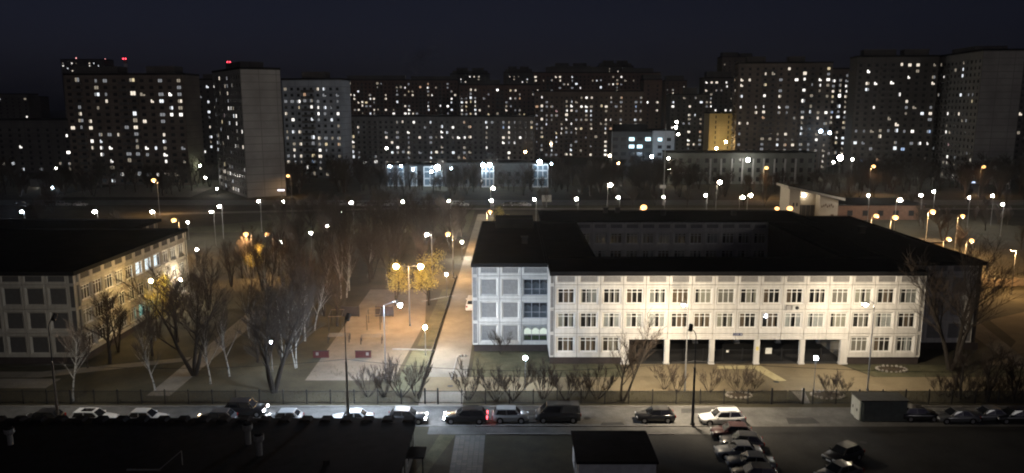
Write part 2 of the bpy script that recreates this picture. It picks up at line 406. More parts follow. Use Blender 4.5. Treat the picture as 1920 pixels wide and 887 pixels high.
def roof_block(mb, x0, x1, y0, y1, z=ZT):
    mb.box(x0, x1, y0, y1, z-.28, z+.02)
    p = .28
    mb.box(x0, x1, y0, y0+.3, z+.02, z+p); mb.box(x0, x1, y1-.3, y1, z+.02, z+p)
    mb.box(x0, x0+.3, y0+.3, y1-.3, z+.02, z+p); mb.box(x1-.3, x1, y0+.3, y1-.3, z+.02, z+p)
roof_block(rf, 4.95, 54.3, FY-.12, BY+.1); roof_block(rf, -5.65, 4.9, 103.3, 142.1)
roof_block(rf, 4.95, 12.0, BY+.15, 142.1); roof_block(rf, 5.3, 57, 142.2, 156.6, ZT+.03); roof_block(rf, 48.1, 54.2, BY+.15, 142.1)
roof_block(rf, 54.4, 66.1, 104.3, 149)
mk('roof', rf, ROOF, school)
# roof furniture
vent = MB(); vent.box(-.45,.45,-.45,.45,0,1.0); vent.box(-.6,.6,-.6,.6,1.0,1.15)
vm = vent.mesh('roof_vent', mat('vent_brick', (.05,.045,.042), .9))
for x, y in ((19.0, 154.5), (21.4, 154.5), (0, 140), (2, 120), (60, 130), (30, 151), (44, 151)): inst('roof_vent', vm, school, (x, y, ZT+.03))
sb = MB(); sb.box(-3.4,3.4,-2.5,2.5,0,1.6); mk('roof_housing', sb, ROOF, school, (0.4, 138, ZT+.03))
# main front
cells = ['www']*3 + ['-ww']*10 + ['www']*3
inst('corner_panel', PM['right']['corner'], school, (LX-.62, FY+.04, Z0), 0, (.7,1,1))
inst('corner_panel', PM['right']['corner'], school, (LX-.62, FY+.04, Z0+FH), 0, (.7,1,1)); inst('corner_panel', PM['right']['corner'], school, (LX-.62, FY+.04, Z0+2*FH), 0, (.7,1,1))
inst('corner_panel', PM['right']['acorner'], school, (LX-.62, FY+.04, Z0+3*FH), 0, (.7,1,1))
facade(school, 'right', LX, FY, 0, cells, Z0, rnd=rnd)
for k in range(3): inst('corner_panel', PM['right']['corner'], school, (RX+.01, FY+.04, Z0+k*FH), 0, (.75,1,1))
inst('corner_panel', PM['right']['acorner'], school, (RX+.01, FY+.04, Z0+3*FH), 0, (.75,1,1))
# side return walls
sw = MB(); sw.box(4.97, 5.12, FY+.35, 103.6, Z0, ZT-.32); sw.box(54.1, 54.24, FY+.37, 104.9, Z0, ZT-.32)
mk('return_wall', sw, WHITE_CONC, school)
# passage: ceiling, columns front and back, end walls
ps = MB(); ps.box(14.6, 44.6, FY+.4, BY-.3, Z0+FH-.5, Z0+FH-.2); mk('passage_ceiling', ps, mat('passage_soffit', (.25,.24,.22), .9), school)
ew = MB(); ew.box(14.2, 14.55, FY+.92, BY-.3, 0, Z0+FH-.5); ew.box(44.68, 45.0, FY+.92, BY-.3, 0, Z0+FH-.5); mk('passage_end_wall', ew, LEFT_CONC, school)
cl = MB(); cl.box(-.32,.32,-.25,.28,0,Z0+FH-.86); cl.box(-.38,.38,-.3,.34,0,.2); clm = cl.mesh('column', WHITE_CONC)
for k in range(6):
    inst('column', clm, school, (LX+9+k*6.0+(.45 if k == 0 else (-.45 if k == 5 else 0)), FY+.3, 0), 0, (1.5 if k in (0,5) else 1, 1, 1))
for k in range(6): inst('column', clm, school, (LX+9+k*6.0, BY-.6, 0), 0, (1.0,1,1))
# left wing
facade(school, 'right', -5.55, 103.4, 0, ['ccc','bbb','bbb','WWW'], Z0, rnd=rnd)
def wide_window(root, x, y, z, lit=None):
    f = MB(); W, H = 3.35, 2.25; t = .08
    f.box(0,W,0,.07,0,t); f.box(0,W,0,.07,H-t,H); f.box(t,W-t,.004,.066,H*.36,H*.36+t)
    for k in range(4): xx = k*(W-t)/3; f.box(xx,xx+t,.002,.068,t,H-t)
    w = mk('stair_window', f, mat('grey_window_frame', (.33,.34,.36), .6, .05), root, (x, y, z))
    g = MB(); g.quad((0,.035,0),(W,.035,0),(W,.035,H),(0,.035,H)); mk('glass', g, GLASS, w)
    c = MB()                                    # swagged drapes
    for k in range(3):
        x0 = k*W/3+.04; x1 = (k+1)*W/3-.04
        for q in range(8):
            a, b = x0+(x1-x0)*q/8, x0+(x1-x0)*(q+1)/8
            za = H-.75+.30*abs(math.sin(pi*q/8)); zb = H-.75+.30*abs(math.sin(pi*(q+1)/8))
            c.quad((a,.2,za),(b,.2,zb),(b,.2,H-.06),(a,.2,H-.06))
    mk('curtain', c, CURTAINS[0] if lit else mat('drape_dark', (.05,.05,.055), .9, .2, 4), w)  # pale swag in the lit window imitates light through the cloth
    if not lit: bb = MB(); bb.quad((0,.4,0),(W,.4,0),(W,.4,H),(0,.4,H)); mk('blind', bb, mat('hall_blind', (.16,.17,.19), .9), w)
    if lit:
        e = MB(); e.quad((0,.52,H*.36),(W,.52,H*.36),(W,.52,H),(0,.52,H)); mk('lit_room', e, emit('hall_light', (.93,1,.86), lit), w)
        e = MB()
        rr = random.Random(2)
        for k in range(11): xx = .15+k*.29; hh = rr.uniform(.2,.55); e.box(xx,xx+.2,.35,.5,.1,.1+hh)
        mk('window_plants', e, mat('plant_leaf', (.06,.12,.04), .8), w)
    return w
wx = -5.55+.85+6+.3
for k, l in ((0, 1.1), (1, None), (2, None)): wide_window(school, wx, 103.55, Z0+k*FH+.55, l)
lw = MB(); lw.box(-5.53, -5.38, 103.75, 142, Z0, ZT-.32); mk('side_wall', lw, WHITE_CONC, school)
# right wing (blank panels) and its lit stair slit
facade(school, 'right', 55.0, 104.4, 0, ['bbb','bbb','bbb','ccc'], Z0, rnd=rnd)
st = MB()
for k in range(3): st.box(54.62, 54.82, 104.35, 104.5, Z0+.8+k*2.6, Z0+2.3+k*2.6)
mk('stair_light', st, emit('stair_strip', (1,.92,.8), .9), school)
sp = MB(); sp.box(54.3, 54.98, 104.5, 104.75, Z0, ZT-.32); mk('side_wall', sp, WHITE_CONC, school)
# far wall of the courtyard
facade(school, 'right', 12.05, 142.0, 0, ['www']*12, Z0, rnd=rnd)
# AC unit, notices, street plate
ac = MB(); ac.box(-.42,.42,-.38,0,-.3,.3); aco = mk('air_conditioner', ac, mat('ac_white', (.5,.5,.47), .6), school, (LX+10*3+1.6, FY-.03, Z0+2*FH+.30))
g = MB(); g.tube((.15,-.39,0),(.15,-.375,0),.25,.25,14,0,True); mk('fan_grille', g, BLACKM, aco)
bxm = MB(); bxm.box(-.3,.3,-.3,0,-.3,.3); mk('junction_box', bxm, mat('box_grey', (.28,.27,.26), .7), school, (LX+10*3+.75, FY-.02, Z0+2*FH+.30))
sg = MB(); sg.box(-.62,.62,-.05,0,-.17,.17); s_ = mk('street_plate', sg, mat('blue_plate', (.02,.035,.10), .5), school, (XAT(1383,98,4.2), FY-.03, 4.18))
sg = MB(); [sg.box(-.5+k*.1,-.44+k*.1,-.062,-.052,-.03,.05) for k in range(7)]; sg.box(.38,.5,-.062,-.052,-.09,.08); mk('plate_lettering', sg, mat('plate_white', (.6,.6,.62), .6), s_)
nb = MB(); nb.box(-.42,.42,-.03,0,-.4,.4); mk('notice_board', nb, mat('notice_white', (.65,.65,.6), .7), school, (XAT(1441,98.4,1.5), 98.42, 1.75))
nb = MB(); nb.box(-.16,.16,-.03,0,-.15,.15); mk('notice', nb, mat('notice_white', (.65,.65,.6), .7), school, (XAT(1364,98.4,1.5), 98.42, 1.7))
nb = MB(); nb.box(-.18,.18,-.02,0,-.25,.25); mk('notice', nb, mat('notice_yellow', (.65,.55,.2), .7), school, (LX+9+18, FY+.03, 2.2))

# ------------------------------------------------------------------ picket fences (bar panels)
def bar_panel(name, W, H, step, rr=.012):
    s = MB(); s.box(0,W,-.02,.02,H-.12,H-.08); s.box(0,W,-.02,.02,.12,.16)
    n = int(W/step)
    for i in range(1, n): x = i*W/n; s.box(x-rr,x+rr,-rr,rr,.02,H)
    return s.mesh(name, BLACKM)
FP = bar_panel('fence_panel', 2.7, 1.62, .15, .016)
po = MB(); po.box(-.055,.055,-.055,.055,0,1.8); FPOST = po.mesh('post', BLACKM)
def fence(name, label, x0, x1, y, y2=None, pm=FP, W=2.7, hs=1.0):
    L = math.hypot(x1-x0, (y2 if y2 is not None else y)-y); rz = math.atan2((y2 if y2 is not None else y)-y, x1-x0)
    n = max(1, round(L/W)); r = thing(name, label, 'fence', (x0, y, 0), rz)
    for i in range(n):
        inst('fence_panel', pm, r, (i*L/n, 0, .03), 0, (L/n/W, 1, hs)); inst('post', FPOST, r, (i*L/n, 0, 0), 0, (1,1,hs))
    inst('post', FPOST, r, (L, 0, 0), 0, (1,1,hs)); return r
def gx(px): return XAT(px, 84.3, .8)
fence('bar_fence', 'black bar fence along the dark park beside the road', -92, gx(797), 84.3)
fence('bar_fence', 'black bar fence with bare shrubs behind it in front of the pale school', gx(821), gx(1447), 84.3)
fence('bar_fence', 'black bar fence running past the metal container shed', gx(1524), 75, 84.3)
def gate(label, x0, x1, leaves):
    r = thing('bar_gate', label, 'gate', (x0, 84.3, 0)); Wd = (x1-x0)/leaves
    for k in range(leaves): inst('gate_leaf', FP, r, (k*Wd+.06, 0, .04), 0, ((Wd-.12)/2.7, 1, 1.02))
    for x in (0, x1-x0): inst('post', FPOST, r, (x, 0, 0), 0, (1.5,1.5,1.08))
gate('narrow bar gate at the foot of the drive beside the school', gx(797), gx(821), 1)
gate('two-leaf bar gate at the school entrance path', gx(1447), gx(1506), 2)
fence('passage_fence', 'dark railing closing off the open passage under the school', 15.2, 44.2, 99.2, hs=1.05)
fence('low_rail_fence', 'low dark rail running along the left edge of the drive', -11.05, -11.05, 86, 150, hs=.35)
# entrance ramp
rm = MB(); a, b = P(1487,727), P(1527,760)
rm.poly([(a[0]-.7,88.2,.1),(a[0]+.9,88.2,.1),(gx(1521),84.4,.05),(gx(1507),84.4,.05)]); ramp = struct('entrance_path', rm, PATHM)
rm = MB(); rm.box(0,.25,0,4.2,0,.35); tag(mk('path_kerb', rm, PALEK, None, (a[0]-.95, 84.5, 0), R(-22)), 'pale low kerb wall beside the entrance path at the gate', 'kerb')

# ------------------------------------------------------------------ left school
rnd = random.Random(29)
lsch = thing('school_building', 'dim weathered panel school with a few lit windows seen from its corner', 'school', (0,0,0))
CX = -57.3; CY0, CY1 = 98.0, 133.6
core = MB(); core.box(-110, CX-.75, CY0+.75, CY1-.4, .3, ZT-.3); core.box(-110, -68.0, CY1-.4, 144.6, .3, ZT-.3); mk('core', core, INTERIOR, lsch)
mk('plinth', MB().box(-110, CX-.2, CY0+.2, CY0+.8, 0, Z0-.03), PLINTH, lsch); mk('plinth', MB().box(CX-.8, CX-.2, CY0+.8, CY1-.2, 0, Z0-.03), PLINTH, lsch)
rf = MB(); roof_block(rf, -110, CX+.12, CY0-.12, CY1+.1); roof_block(rf, -110, -67.0, CY1+.15, 145.2)
mk('roof', rf, ROOF, lsch)
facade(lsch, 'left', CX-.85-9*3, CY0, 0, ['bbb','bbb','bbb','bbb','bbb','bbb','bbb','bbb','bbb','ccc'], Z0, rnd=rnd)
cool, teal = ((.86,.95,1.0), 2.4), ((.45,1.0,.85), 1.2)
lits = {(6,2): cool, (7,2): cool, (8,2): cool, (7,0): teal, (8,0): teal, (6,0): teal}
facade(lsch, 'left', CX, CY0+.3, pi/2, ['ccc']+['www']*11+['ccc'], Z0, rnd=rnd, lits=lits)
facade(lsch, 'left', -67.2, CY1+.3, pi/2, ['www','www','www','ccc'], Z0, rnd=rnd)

ORD = 'first second third fourth fifth sixth seventh eighth ninth tenth eleventh twelfth thirteenth fourteenth fifteenth sixteenth seventeenth eighteenth nineteenth twentieth twenty-first'.split()
# ------------------------------------------------------------------ lamps
SOD, WARM, COOL, WHT = (1,.59,.25), (1,.83,.60), (.70,.83,1), (1,.93,.82)
LC = {}
def lamp_mat(c, s):
    k = (c, s)
    if k not in LC: LC[k] = emit('lamp_glow_%d' % len(LC), c, s)
    return LC[k]
GLOBE = {}
def globe_mesh(c, s, r):
    k = (c, s, r)
    if k not in GLOBE: mb = MB(); mb.ball((0,0,0), r, 10, 6); GLOBE[k] = mb.mesh('globe', lamp_mat(c, s), True)
    return GLOBE[k]
def lum(power, r): return power/(pi*r*r)      # radiance so that irradiance = power/d^2
POLES = {}
def pole_mesh(h, r0, r1, m, nm='pole'):
    k = (round(h,1), r0, m.name)
    if k not in POLES: mb = MB(); mb.tube((0,0,0),(0,0,h*.45),r0,r0*.9,8); mb.tube((0,0,h*.45),(0,0,h),r0*.72,r1,8,0,True); mb.tube((0,0,0),(0,0,.35),r0*1.5,r0*1.5,8,0,True); POLES[k] = mb.mesh(nm, m)
    return POLES[k]
def globe_lamp(px, py, label, c=COOL, power=40, h=4.0, r=.24, group=None):
    x, y, _ = P(px, py, h); t = thing('globe_lamp', label, 'lamp', (x, y, 0), 0, group)
    inst('pole', pole_mesh(h-r, .06, .045, GREYM), t); g = inst('globe', globe_mesh(c, lum(power, r), r), t, (0, 0, h)); return t
def arm_lamp(px, py, label, c=SOD, power=120, h=9.0, arm=(1.2, 0), r=.30, group=None, base=None, up=1.0, polem=None, bowl=False):
    """lit head at (px,py) height h; the pole stands `arm` metres away"""
    x, y, _ = P(px, py, h) if base is None else base
    t = thing('street_lamp', label, 'street lamp', (x+arm[0], y+arm[1], 0), 0, group)
    inst('pole', pole_mesh(h+.1, .10, .06, polem or GREYM), t)
    am = MB(); n = 5
    for k in range(n):
        a, b = k/n, (k+1)/n
        f = lambda q: (-arm[0]*q*.92, -arm[1]*q*.92, h+.1+up*.45*math.sin(q*pi/2))
        am.tube(f(a), f(b), .045, .04, 6)
    mk('arm', am, polem or GREYM, t)
    hd = MB(); hd.box(-.34,.34,-.16,.16,0,.14); hd.box(-.22,.22,-.1,.1,.14,.2)
    mk('lamp_head', hd, mat('lamp_housing', (.2,.2,.2), .5), t, (-arm[0], -arm[1], h+r*.55), math.atan2(arm[1], arm[0]))
    if bowl:                                     # bowl whose amber glow imitates the lamp's halo; the lens below gives the light
        k = ('bowl', round(r, 2))
        if k not in GLOBE: b_ = MB(); b_.ball((0,0,0), r*1.25, 12, 7, 0, .8); GLOBE[k] = b_.mesh('bowl', emit('halo_bowl', (1,.50,.17), 4.2))
        bo = inst('bowl', GLOBE[k], t, (-arm[0], -arm[1], h)); gm = MB(); q_ = r*.7; z_ = -r*.9-.03; gm.quad((-q_,q_,z_),(q_,q_,z_),(q_,-q_,z_),(-q_,-q_,z_)); mk('lens', gm, lamp_mat(c, power*3.2/(4*q_*q_)), bo)
        gm = MB(); gm.box(-q_*1.05,q_*1.05,-q_*1.05,q_*1.05,z_+.004,z_+.05); mk('reflector', gm, mat('lamp_housing', (.2,.2,.2)), bo); return t
    inst('lens', globe_mesh(c, lum(power, r), r), t, (-arm[0], -arm[1], h)); return t

# yard lamps that light the school front
yl = []; yl.append(arm_lamp(0, 0, 'tall yard lamp on a pole in the middle of the pale school front', WARM, 18, 10.7, (.45, -.3), .2, base=(XAT(1283,88.4,10.7), 88.6, 0)))
yl.append(arm_lamp(0, 0, 'tall yard lamp with bent arm before the right end of the school front', WARM, 30, 10.7, (.85, -.3), .2, base=(XAT(1624,88.8,10.7), 88.8, 0)))
for t, ax_, pw_, yw in ((yl[0], .45, 480, 24), (yl[1], .85, 600, -16)):
    fh_ = mk('flood_housing', MB().box(-.34,.34,-.26,.26,0,.16), mat('lamp_housing', (.2,.2,.2), .5), t, (-ax_, .75, 10.5)); fh_.rotation_euler = (R(50), 0, R(yw))
    m = MB(); m.quad((-.3,.22,-.012),(.3,.22,-.012),(.3,-.22,-.012),(-.3,-.22,-.012)); mk('flood_lens', m, lamp_mat(WARM, pw_/.264), fh_)
globe_lamp(985, 671, 'white globe lamp on a thin post before the grey left wing of the school', COOL, 110)
globe_lamp(1530, 671, 'white globe lamp on a thin post before the passage under the school', COOL, 40)
globe_lamp(797, 614, 'white globe lamp on the lawn between the drive and the playground', WHT, 260)
globe_lamp(837, 515, 'small violet white globe lamp beside the drive near the golden tree', (.95,.88,.9), 80, r=.2)
globe_lamp(866, 454, 'white globe lamp at the far end of the drive beyond the school wing', WHT, 380)
globe_lamp(508, 641, 'white globe lamp glimpsed through the multi-stemmed tree in the park', COOL, 60, r=.18)
globe_lamp(337, 525, 'warm globe lamp beside the far end of the dim school wall', WARM, 260, h=5)
globe_lamp(283, 527, 'amber lamp shining inside a golden tree by the dim school wall', (1,.66,.24), 170, h=9, r=.25)
arm_lamp(750, 572, 'tall playground lamp with white light on a long arm', COOL, 720, 9.6, (-1.9, -.8), .26)
# double headed sodium mast
bx, by, _ = P(766, 501, 9.4)
dm = thing('double_street_lamp', 'double-headed sodium lamp mast rising through the golden tree', 'street lamp', (bx, by, 0))
inst('pole', pole_mesh(9.6, .11, .07, GREYM), dm)
am = MB()
for sx in (-1.85, 1.75): am.tube((0,0,9.5),(sx,0,9.75),.045,.04,6)
mk('arm', am, GREYM, dm)
for sx in (-1.95, 1.85): inst('lens', globe_mesh(SOD, lum(720,.38), .38), dm, (sx, 0, 9.5)); hb = MB(); hb.box(-.35,.35,-.16,.16,.1,.24); mk('lamp_head', hb, mat('lamp_housing', (.2,.2,.2), .5), dm, (sx, 0, 9.6))
SODL = [ # px, py, h, power, r, label
 (326,413,9,110,.34,'sodium lamp glowing behind the roof corner of the dim school'),
 (461,439,9,80,.30,'sodium lamp over the park, left one of the pair'),
 (501,439,9,60,.27,'sodium lamp over the park, right one of the pair'),
 (800,440,9,36,.25,'paler sodium lamp over the park path left of the amber one'),
 (840,439,9,70,.30,'amber sodium lamp over the park path near the school wing'),
 (919,397,9,80,.30,'sodium lamp on a pole just behind the roof of the left school wing'),
 (925,353,9,70,.34,'pinkish street lamp above the trees beside the boulevard'),
 (1207,389,9,220,.50,'very bright sodium lamp standing just behind the school roof'),
 (1457,391,9,70,.34,'smaller sodium lamp beside the red hut behind the school roof'),
 (1481,391,9,150,.44,'brighter sodium lamp in front of the white pavilion'),
 (1643,405,9,60,.34,'sodium lamp before the brick annex of the pavilion'),
 (1679,408,9,90,.38,'second sodium lamp before the brick annex of the pavilion'),
 (1749,397,10,100,.36,'sodium lamp on a tall pole beside the brightly lit bare tree'),
 (1805,405,9,45,.28,'sodium lamp on a short pole right of the lit bare tree'),
 (1779,448,7,75,.28,'sodium lamp behind the right school wing, left of two on the low wall'),
 (1822,451,7,75,.28,'sodium lamp behind the right school wing, right of two on the low wall'),
 (1688,375,9,40,.34,'warm lamp beyond the flat annex roof'),
 (1145,347,10,70,.40,'street lamp at the mouth of the side road'),
 (1350,342,11,70,.42,'tall street lamp carrying wires beside the boulevard lawn'),
 (1437,315,11,60,.45,'orange street lamp before the long low building'),
 (1638,312,11,60,.42,'lone orange street lamp among dark trees'),
 (1845,313,11,55,.42,'orange street lamp at the foot of the pale tower end wall'),
 (288,338,11,70,.40,'orange street lamp among dark trees before the left apartment slab'),
 (540,330,8,18,.38,'small orange lamp at the foot of the blank tower wall'),
 (1393,370,8,35,.34,'warm lamp on a short pole beside the boulevard, left of the pair'),
 (1408,366,8,40,.36,'warm lamp on a short pole beside the boulevard, right of the pair'),
]
for px, py, h, pw, r, lb in SODL:
    c = WHT if 'pale' in lb and 'paler' in lb else (SOD if 'sodium' in lb or 'orange' in lb or 'amber' in lb else WARM)
    arm_lamp(px, py, lb, c, pw*(7.0 if px > 1600 and py > 370 else 5.0 if px < 930 and px > 700 else 3.6 if px > 600 else 3.0), h, (.9 if px < 900 else -.8, .4), r*1.3, group=None, bowl=(c == SOD))
BLV = sorted(((40,397),(177,397),(285,397),(396,397),(411,387),(484,377),(658,380),(755,378),(841,377),(1002,374),(1081,373),(1159,370),(1244,369),(1323,366),(1628,366),(1727,366),(1751,359),(1817,370),(1861,367),(1880,383),(921,376)))
for k, (px, py) in enumerate(BLV):
    arm_lamp(px, py, 'white street lamp along the far boulevard, %s from the left' % ORD[k], WHT if px != 40 else COOL, 150, 8.5, (.5, .3), (.30,.38,.34,.26,.36)[k % 5], group='white lamps along the boulevard')
for k, (px, py) in enumerate(sorted(((369,468),(352,417),(532,378),(527,454),(583,437),(614,424),(640,397)))):
    globe_lamp(px, py, 'small white park lamp among the bare trees, %s from the left' % ORD[k], WHT, 60, 4.5, .28, group='small park lamps')
# ------------------------------------------------------------------ masts along the road with hooded heads and wires
masts = []
for px, top, lb, c, pw in ((104, 600, 'dark road mast with hooded lamp before the birch', WHT, 260), (651, 600, 'dark concrete road mast before the playground', COOL, 2100), (1301, 620, 'tall dark road mast beside the white estate car', WARM, 1450)):
    Y = 78.2 if px > 200 else 77.4; x = XAT(px, Y, 4); zt = ZAT(top, Y)
    t = thing('road_mast', lb, 'street lamp', (x, Y-.0, 0))
    inst('pole', pole_mesh(zt*.62, .17, .12, CONCPOLE if px != 1301 else BLACKM), t); mb = MB(); mb.tube((0,0,zt*.6),(0,0,zt-.6),.06,.05,8); 
    for k in range(4):
        f = lambda q: (-.45*q*q if px > 1000 else .12*q, .75*q, zt-.6+.55*math.sin(q*pi/2))
        mb.tube(f(k/4), f((k+1)/4), .045, .045, 6)
    mk('arm', mb, BLACKM, t)
    hx = -.45 if px > 1000 else .12
    hd = MB(); hd.tube((0,-.25,0),(0,.5,.03),.17,.2,8,0,True); hd.box(-.21,.21,-.25,.51,-.215,.04); hdo = mk('lamp_head', hd, BLACKM, t, (hx, .8, zt-.02)); hdo.rotation_euler = (R(46), 0, R(-24 if px > 1000 else -14 if px > 500 else 0))
    ln = MB(); ln.quad((-.16,.46,-.225),(.16,.46,-.225),(.16,-.2,-.225),(-.16,-.2,-.225)); lno = mk('lens', ln, lamp_mat(c, pw/.21), t, (hx, .8, zt-.02)); lno.rotation_euler = hdo.rotation_euler
    masts.append((x, Y, zt))
t = thing('road_mast', 'thin hooded lamp mast beside the tan path at the far right', 'street lamp', (XAT(1905,136,8), 136, 0))
inst('pole', pole_mesh(8.2, .09, .06, GREYM), t); mk('lamp_head', MB().box(-1.0,.1,-.16,.16,8.2,8.34), mat('lamp_housing', (.2,.2,.2)), t); m = MB(); m.quad((-.95,.14,8.185),(-.3,.14,8.185),(-.3,-.14,8.185),(-.95,-.14,8.185)); mk('lens', m, lamp_mat(SOD, 900/.18), t)
WIRE = mat('wire_rubber', (.012,.012,.012), .7, 0)
def wire(a, b, sag, label, n=16, r=.022):
    mb = MB()
    pt = lambda q: (a[0]+(b[0]-a[0])*q, a[1]+(b[1]-a[1])*q, a[2]+(b[2]-a[2])*q-sag*4*q*(1-q))
    for k in range(n): mb.tube(pt(k/n), pt((k+1)/n), r, r, 4)
    o = mk('overhead_wire', mb, WIRE); tag(o, label, 'wire'); return o
zw = 7.5
wire((masts[0][0], masts[0][1], 7.2), (masts[1][0], masts[1][1], 7.5), .7, 'overhead wire between the birch mast and the playground mast')
wire((masts[1][0], masts[1][1], 7.5), (masts[2][0], masts[2][1], 7.3), 1.2, 'overhead wire between the playground mast and the mast by the white car')
wire((masts[2][0], masts[2][1], 7.3), (85, 79, 7.3), 1.4, 'overhead wire running right from the mast by the white car')
wire((-110, 77, 7.0), (masts[0][0], masts[0][1], 7.2), .9, 'overhead wire running left from the birch mast')

# ------------------------------------------------------------------ nearest low building (dark ribbed roof), shed, container
DARKROOF = mat('dark_sheet_roof', (.014,.014,.016), .95, .3, .8, spec=.03)
lb = thing('flat_roofed_shop', 'low dark building whose ribbed roof edge fills the lower left', 'building', (0,0,0))
ZR = 3.6; XR = -9.4; YR = 71.9
mb = MB(); mb.box(-95, XR-.3, 45, YR-.3, 0, ZR-.3); mk('wall', mb, mat('shop_wall', (.28,.27,.25), .9, .15, 1), lb)
mb = MB(); mb.box(-95, XR, 45, YR, ZR-.3, ZR-.02); mk('roof', mb, DARKROOF, lb)
rb = MB(); sec = [(-.62,0),(-.42,.26),(.42,.26),(.62,0)]
for k in range(4):
    (xa,za),(xb,zb) = sec[k], sec[(k+1)%4]
    if k < 3: rb.quad((xa,0,za),(xb,0,zb),(xb,-1.1,zb),(xa,-1.1,za))
rb.poly([(x,0,z) for x,z in reversed(sec)]); rb.poly([(x,-1.1,z) for x,z in sec]); RIB = rb.mesh('roof_rib', DARKROOF)
k = 0; x = XR-.75
while x > -94: inst('roof_rib', RIB, lb, (x, YR, ZR-.02)); x -= 2.02
VENTM = mat('vent_plaster', (.20,.195,.185), .9, .15, 4)
def roof_vent(px, py, s=1.0):
    x, y, _ = P(px, py, ZR); m = MB(); m.tube((0,0,0),(0,0,1.25*s),.24,.24,10); m.tube((0,0,1.2*s),(0,0,1.45*s),.24,.44,10); m.tube((0,0,1.45*s),(0,0,1.9*s),.44,.46,10,0,True)
    t = mk('roof_vent', m, VENTM, lb, (x, y, ZR-.02)); c = MB(); c.tube((0,0,1.9*s),(0,0,2.1*s),.42,.3,10,0,True); mk('vent_cap', c, DARKROOF, t)
roof_vent(466, 832); roof_vent(487, 853, 1.0); roof_vent(20, 833, .8)
mb = MB(); mb.tube((0,0,0),(0,0,.5),.28,.28,12,0,True); mk('roof_drain', mb, DARKROOF, lb, (*P(612,870,ZR)[:2], ZR-.1))
mb = MB()                                            # guard rail on the roof
p0, p1 = P(238,884,ZR), P(300,884,ZR)
mb.tube((p0[0],p0[1],ZR+.15),(p1[0],p1[1],ZR+.15),.07,.07,6); mb.tube((p1[0]+1.4,p1[1]+1.2,ZR),(p1[0]+1.4,p1[1]+1.2,ZR+1.3),.04,.04,6); mb.tube((p1[0],p1[1],ZR+.2),(p1[0]+1.4,p1[1]+1.2,ZR+1.3),.04,.04,6)
mk('roof_rail', mb, VENTM, lb)
for k in range(7):                                   # windows of the end wall
    f = MB(); f.box(0,.08,0,1.3,0,1.5); wf = mk('window', f, FRAME, lb, (XR-.31, 68.8-k*2.6, 1.2)); g = MB(); g.box(.075,.09,.1,1.2,.1,1.4); mk('pane', g, CARGLASS, wf)
cn = MB(); cn.box(0,1.7,0,2.2,2.5,2.66); cn.box(1.5,1.6,.1,.2,0,2.5); mk('entrance_canopy', cn, DARKROOF, lb, (XR-.28, 65.2, 0))

sh = thing('garage_shed', 'small shed with brightened walls and a flat black roof beside the car park', 'shed', (0,0,0))
SX0, SX1, SY0, SY1, SZ = 5.7, 13.0, 63.6, 70.2, 3.0
mb = MB(); mb.box(SX0+.2,SX1-.2,SY0+.15,SY1-.2,0,SZ-.25); mk('wall', mb, mat('shed_plaster_brightened', (.58,.60,.61), .9, .16, 1.5), sh)  # wall colour raised in place of lamplight falling on the front
mb = MB(); mb.box(SX0,SX1,SY0,SY1,SZ-.25,SZ); mk('roof', mb, DARKROOF, sh)
mb = MB(); mb.box(-.04,0,0,1.1,0,2.1); d_ = mk('door', mb, mat('shed_door', (.12,.12,.13), .6), sh, (SX0+.18, 66.3, .1)); h = MB(); h.box(-.09,-.04,.9,.98,1.0,1.12); mk('handle', h, GREYM, d_)
mb = MB(); mb.tube((.1,.3,0),(.1,.3,SZ-.3),.05,.05,6); mk('downpipe', mb, GREYM, sh, (SX0, SY0+.0, 0))

ct = thing('metal_container', 'dull green metal container shed standing by the road', 'container', (XAT(1607,79.6,1), 79.2, 0))
CW = XAT(1702,79.2,1)-XAT(1612,79.2,1)
mb = MB(); mb.box(.25,CW,0,2.3,.1,2.35); mk('body', mb, mat('green_grey_steel', (.13,.15,.135), .6, .2, 1.5), ct)
mb = MB(); mb.box(.1,CW+.15,-.12,2.45,2.35,2.5); mk('roof', mb, mat('container_roof', (.08,.08,.075), .8), ct)
for k in range(2): mb = MB(); mb.box(0,.09,0,1.0,0,2.2); dd = mk('door', mb, mat('pale_steel_door', (.33,.34,.32), .6, .15, 3), ct, (.14-.0, .1+k*1.12, .12), R(8 if k == 0 else 0)); h = MB(); h.box(-.05,0,.45,.55,.9,1.2); mk('handle', h, BLACKM, dd)
ribs = MB()
for k in range(13): ribs.box(.45+k*(CW-.5)/13,.52+k*(CW-.5)/13,-.04,0,.2,2.3)
mk('rib', ribs, mat('green_grey_steel', (.13,.15,.135)), ct)

# ------------------------------------------------------------------ cars
TYRE = mat('tyre_rubber', (.015,.015,.015), .9, 0); RIM = mat('alloy_rim', (.4,.4,.42), .35, 0, metal=.8)
def paint(n, c): return mat('paint_'+n, c, .35, .05, 3, coat=.7, spec=.5)
PAINT = dict(black=paint('black',(.010,.010,.012)), white=paint('white',(.72,.73,.74)), silver=paint('silver',(.32,.33,.34)), grey=paint('grey',(.12,.125,.13)), darkred=paint('darkred',(.05,.012,.015)), graphite=paint('graphite',(.05,.052,.058)))
HL_OFF = mat('headlight_glass', (.5,.52,.55), .1, 0, spec=.7); TL_OFF = mat('tail_glass', (.25,.015,.012), .2, 0)
HL_ON = emit('headlight_on', (.9,.94,1), 55); TL_ON = emit('tail_on', (1,.06,.08), 14); HL_WARM = emit('headlight_warm', (1,.8,.5), 12)
wm = MB(); wm.tube((0,-.1,0),(0,.1,0),.325,.325,16,0,True); WHEELT = wm.mesh('tyre', TYRE)
wm = MB(); wm.tube((0,-.108,0),(0,.108,0),.2,.2,10,0,True); WHEELR = wm.mesh('rim', RIM)
wm = MB(); wm.tube((0,-.01,0),(0,.01,0),.39,.39,16,0,True); ARCH = wm.mesh('wheel_arch', TYRE)
CARS = {}
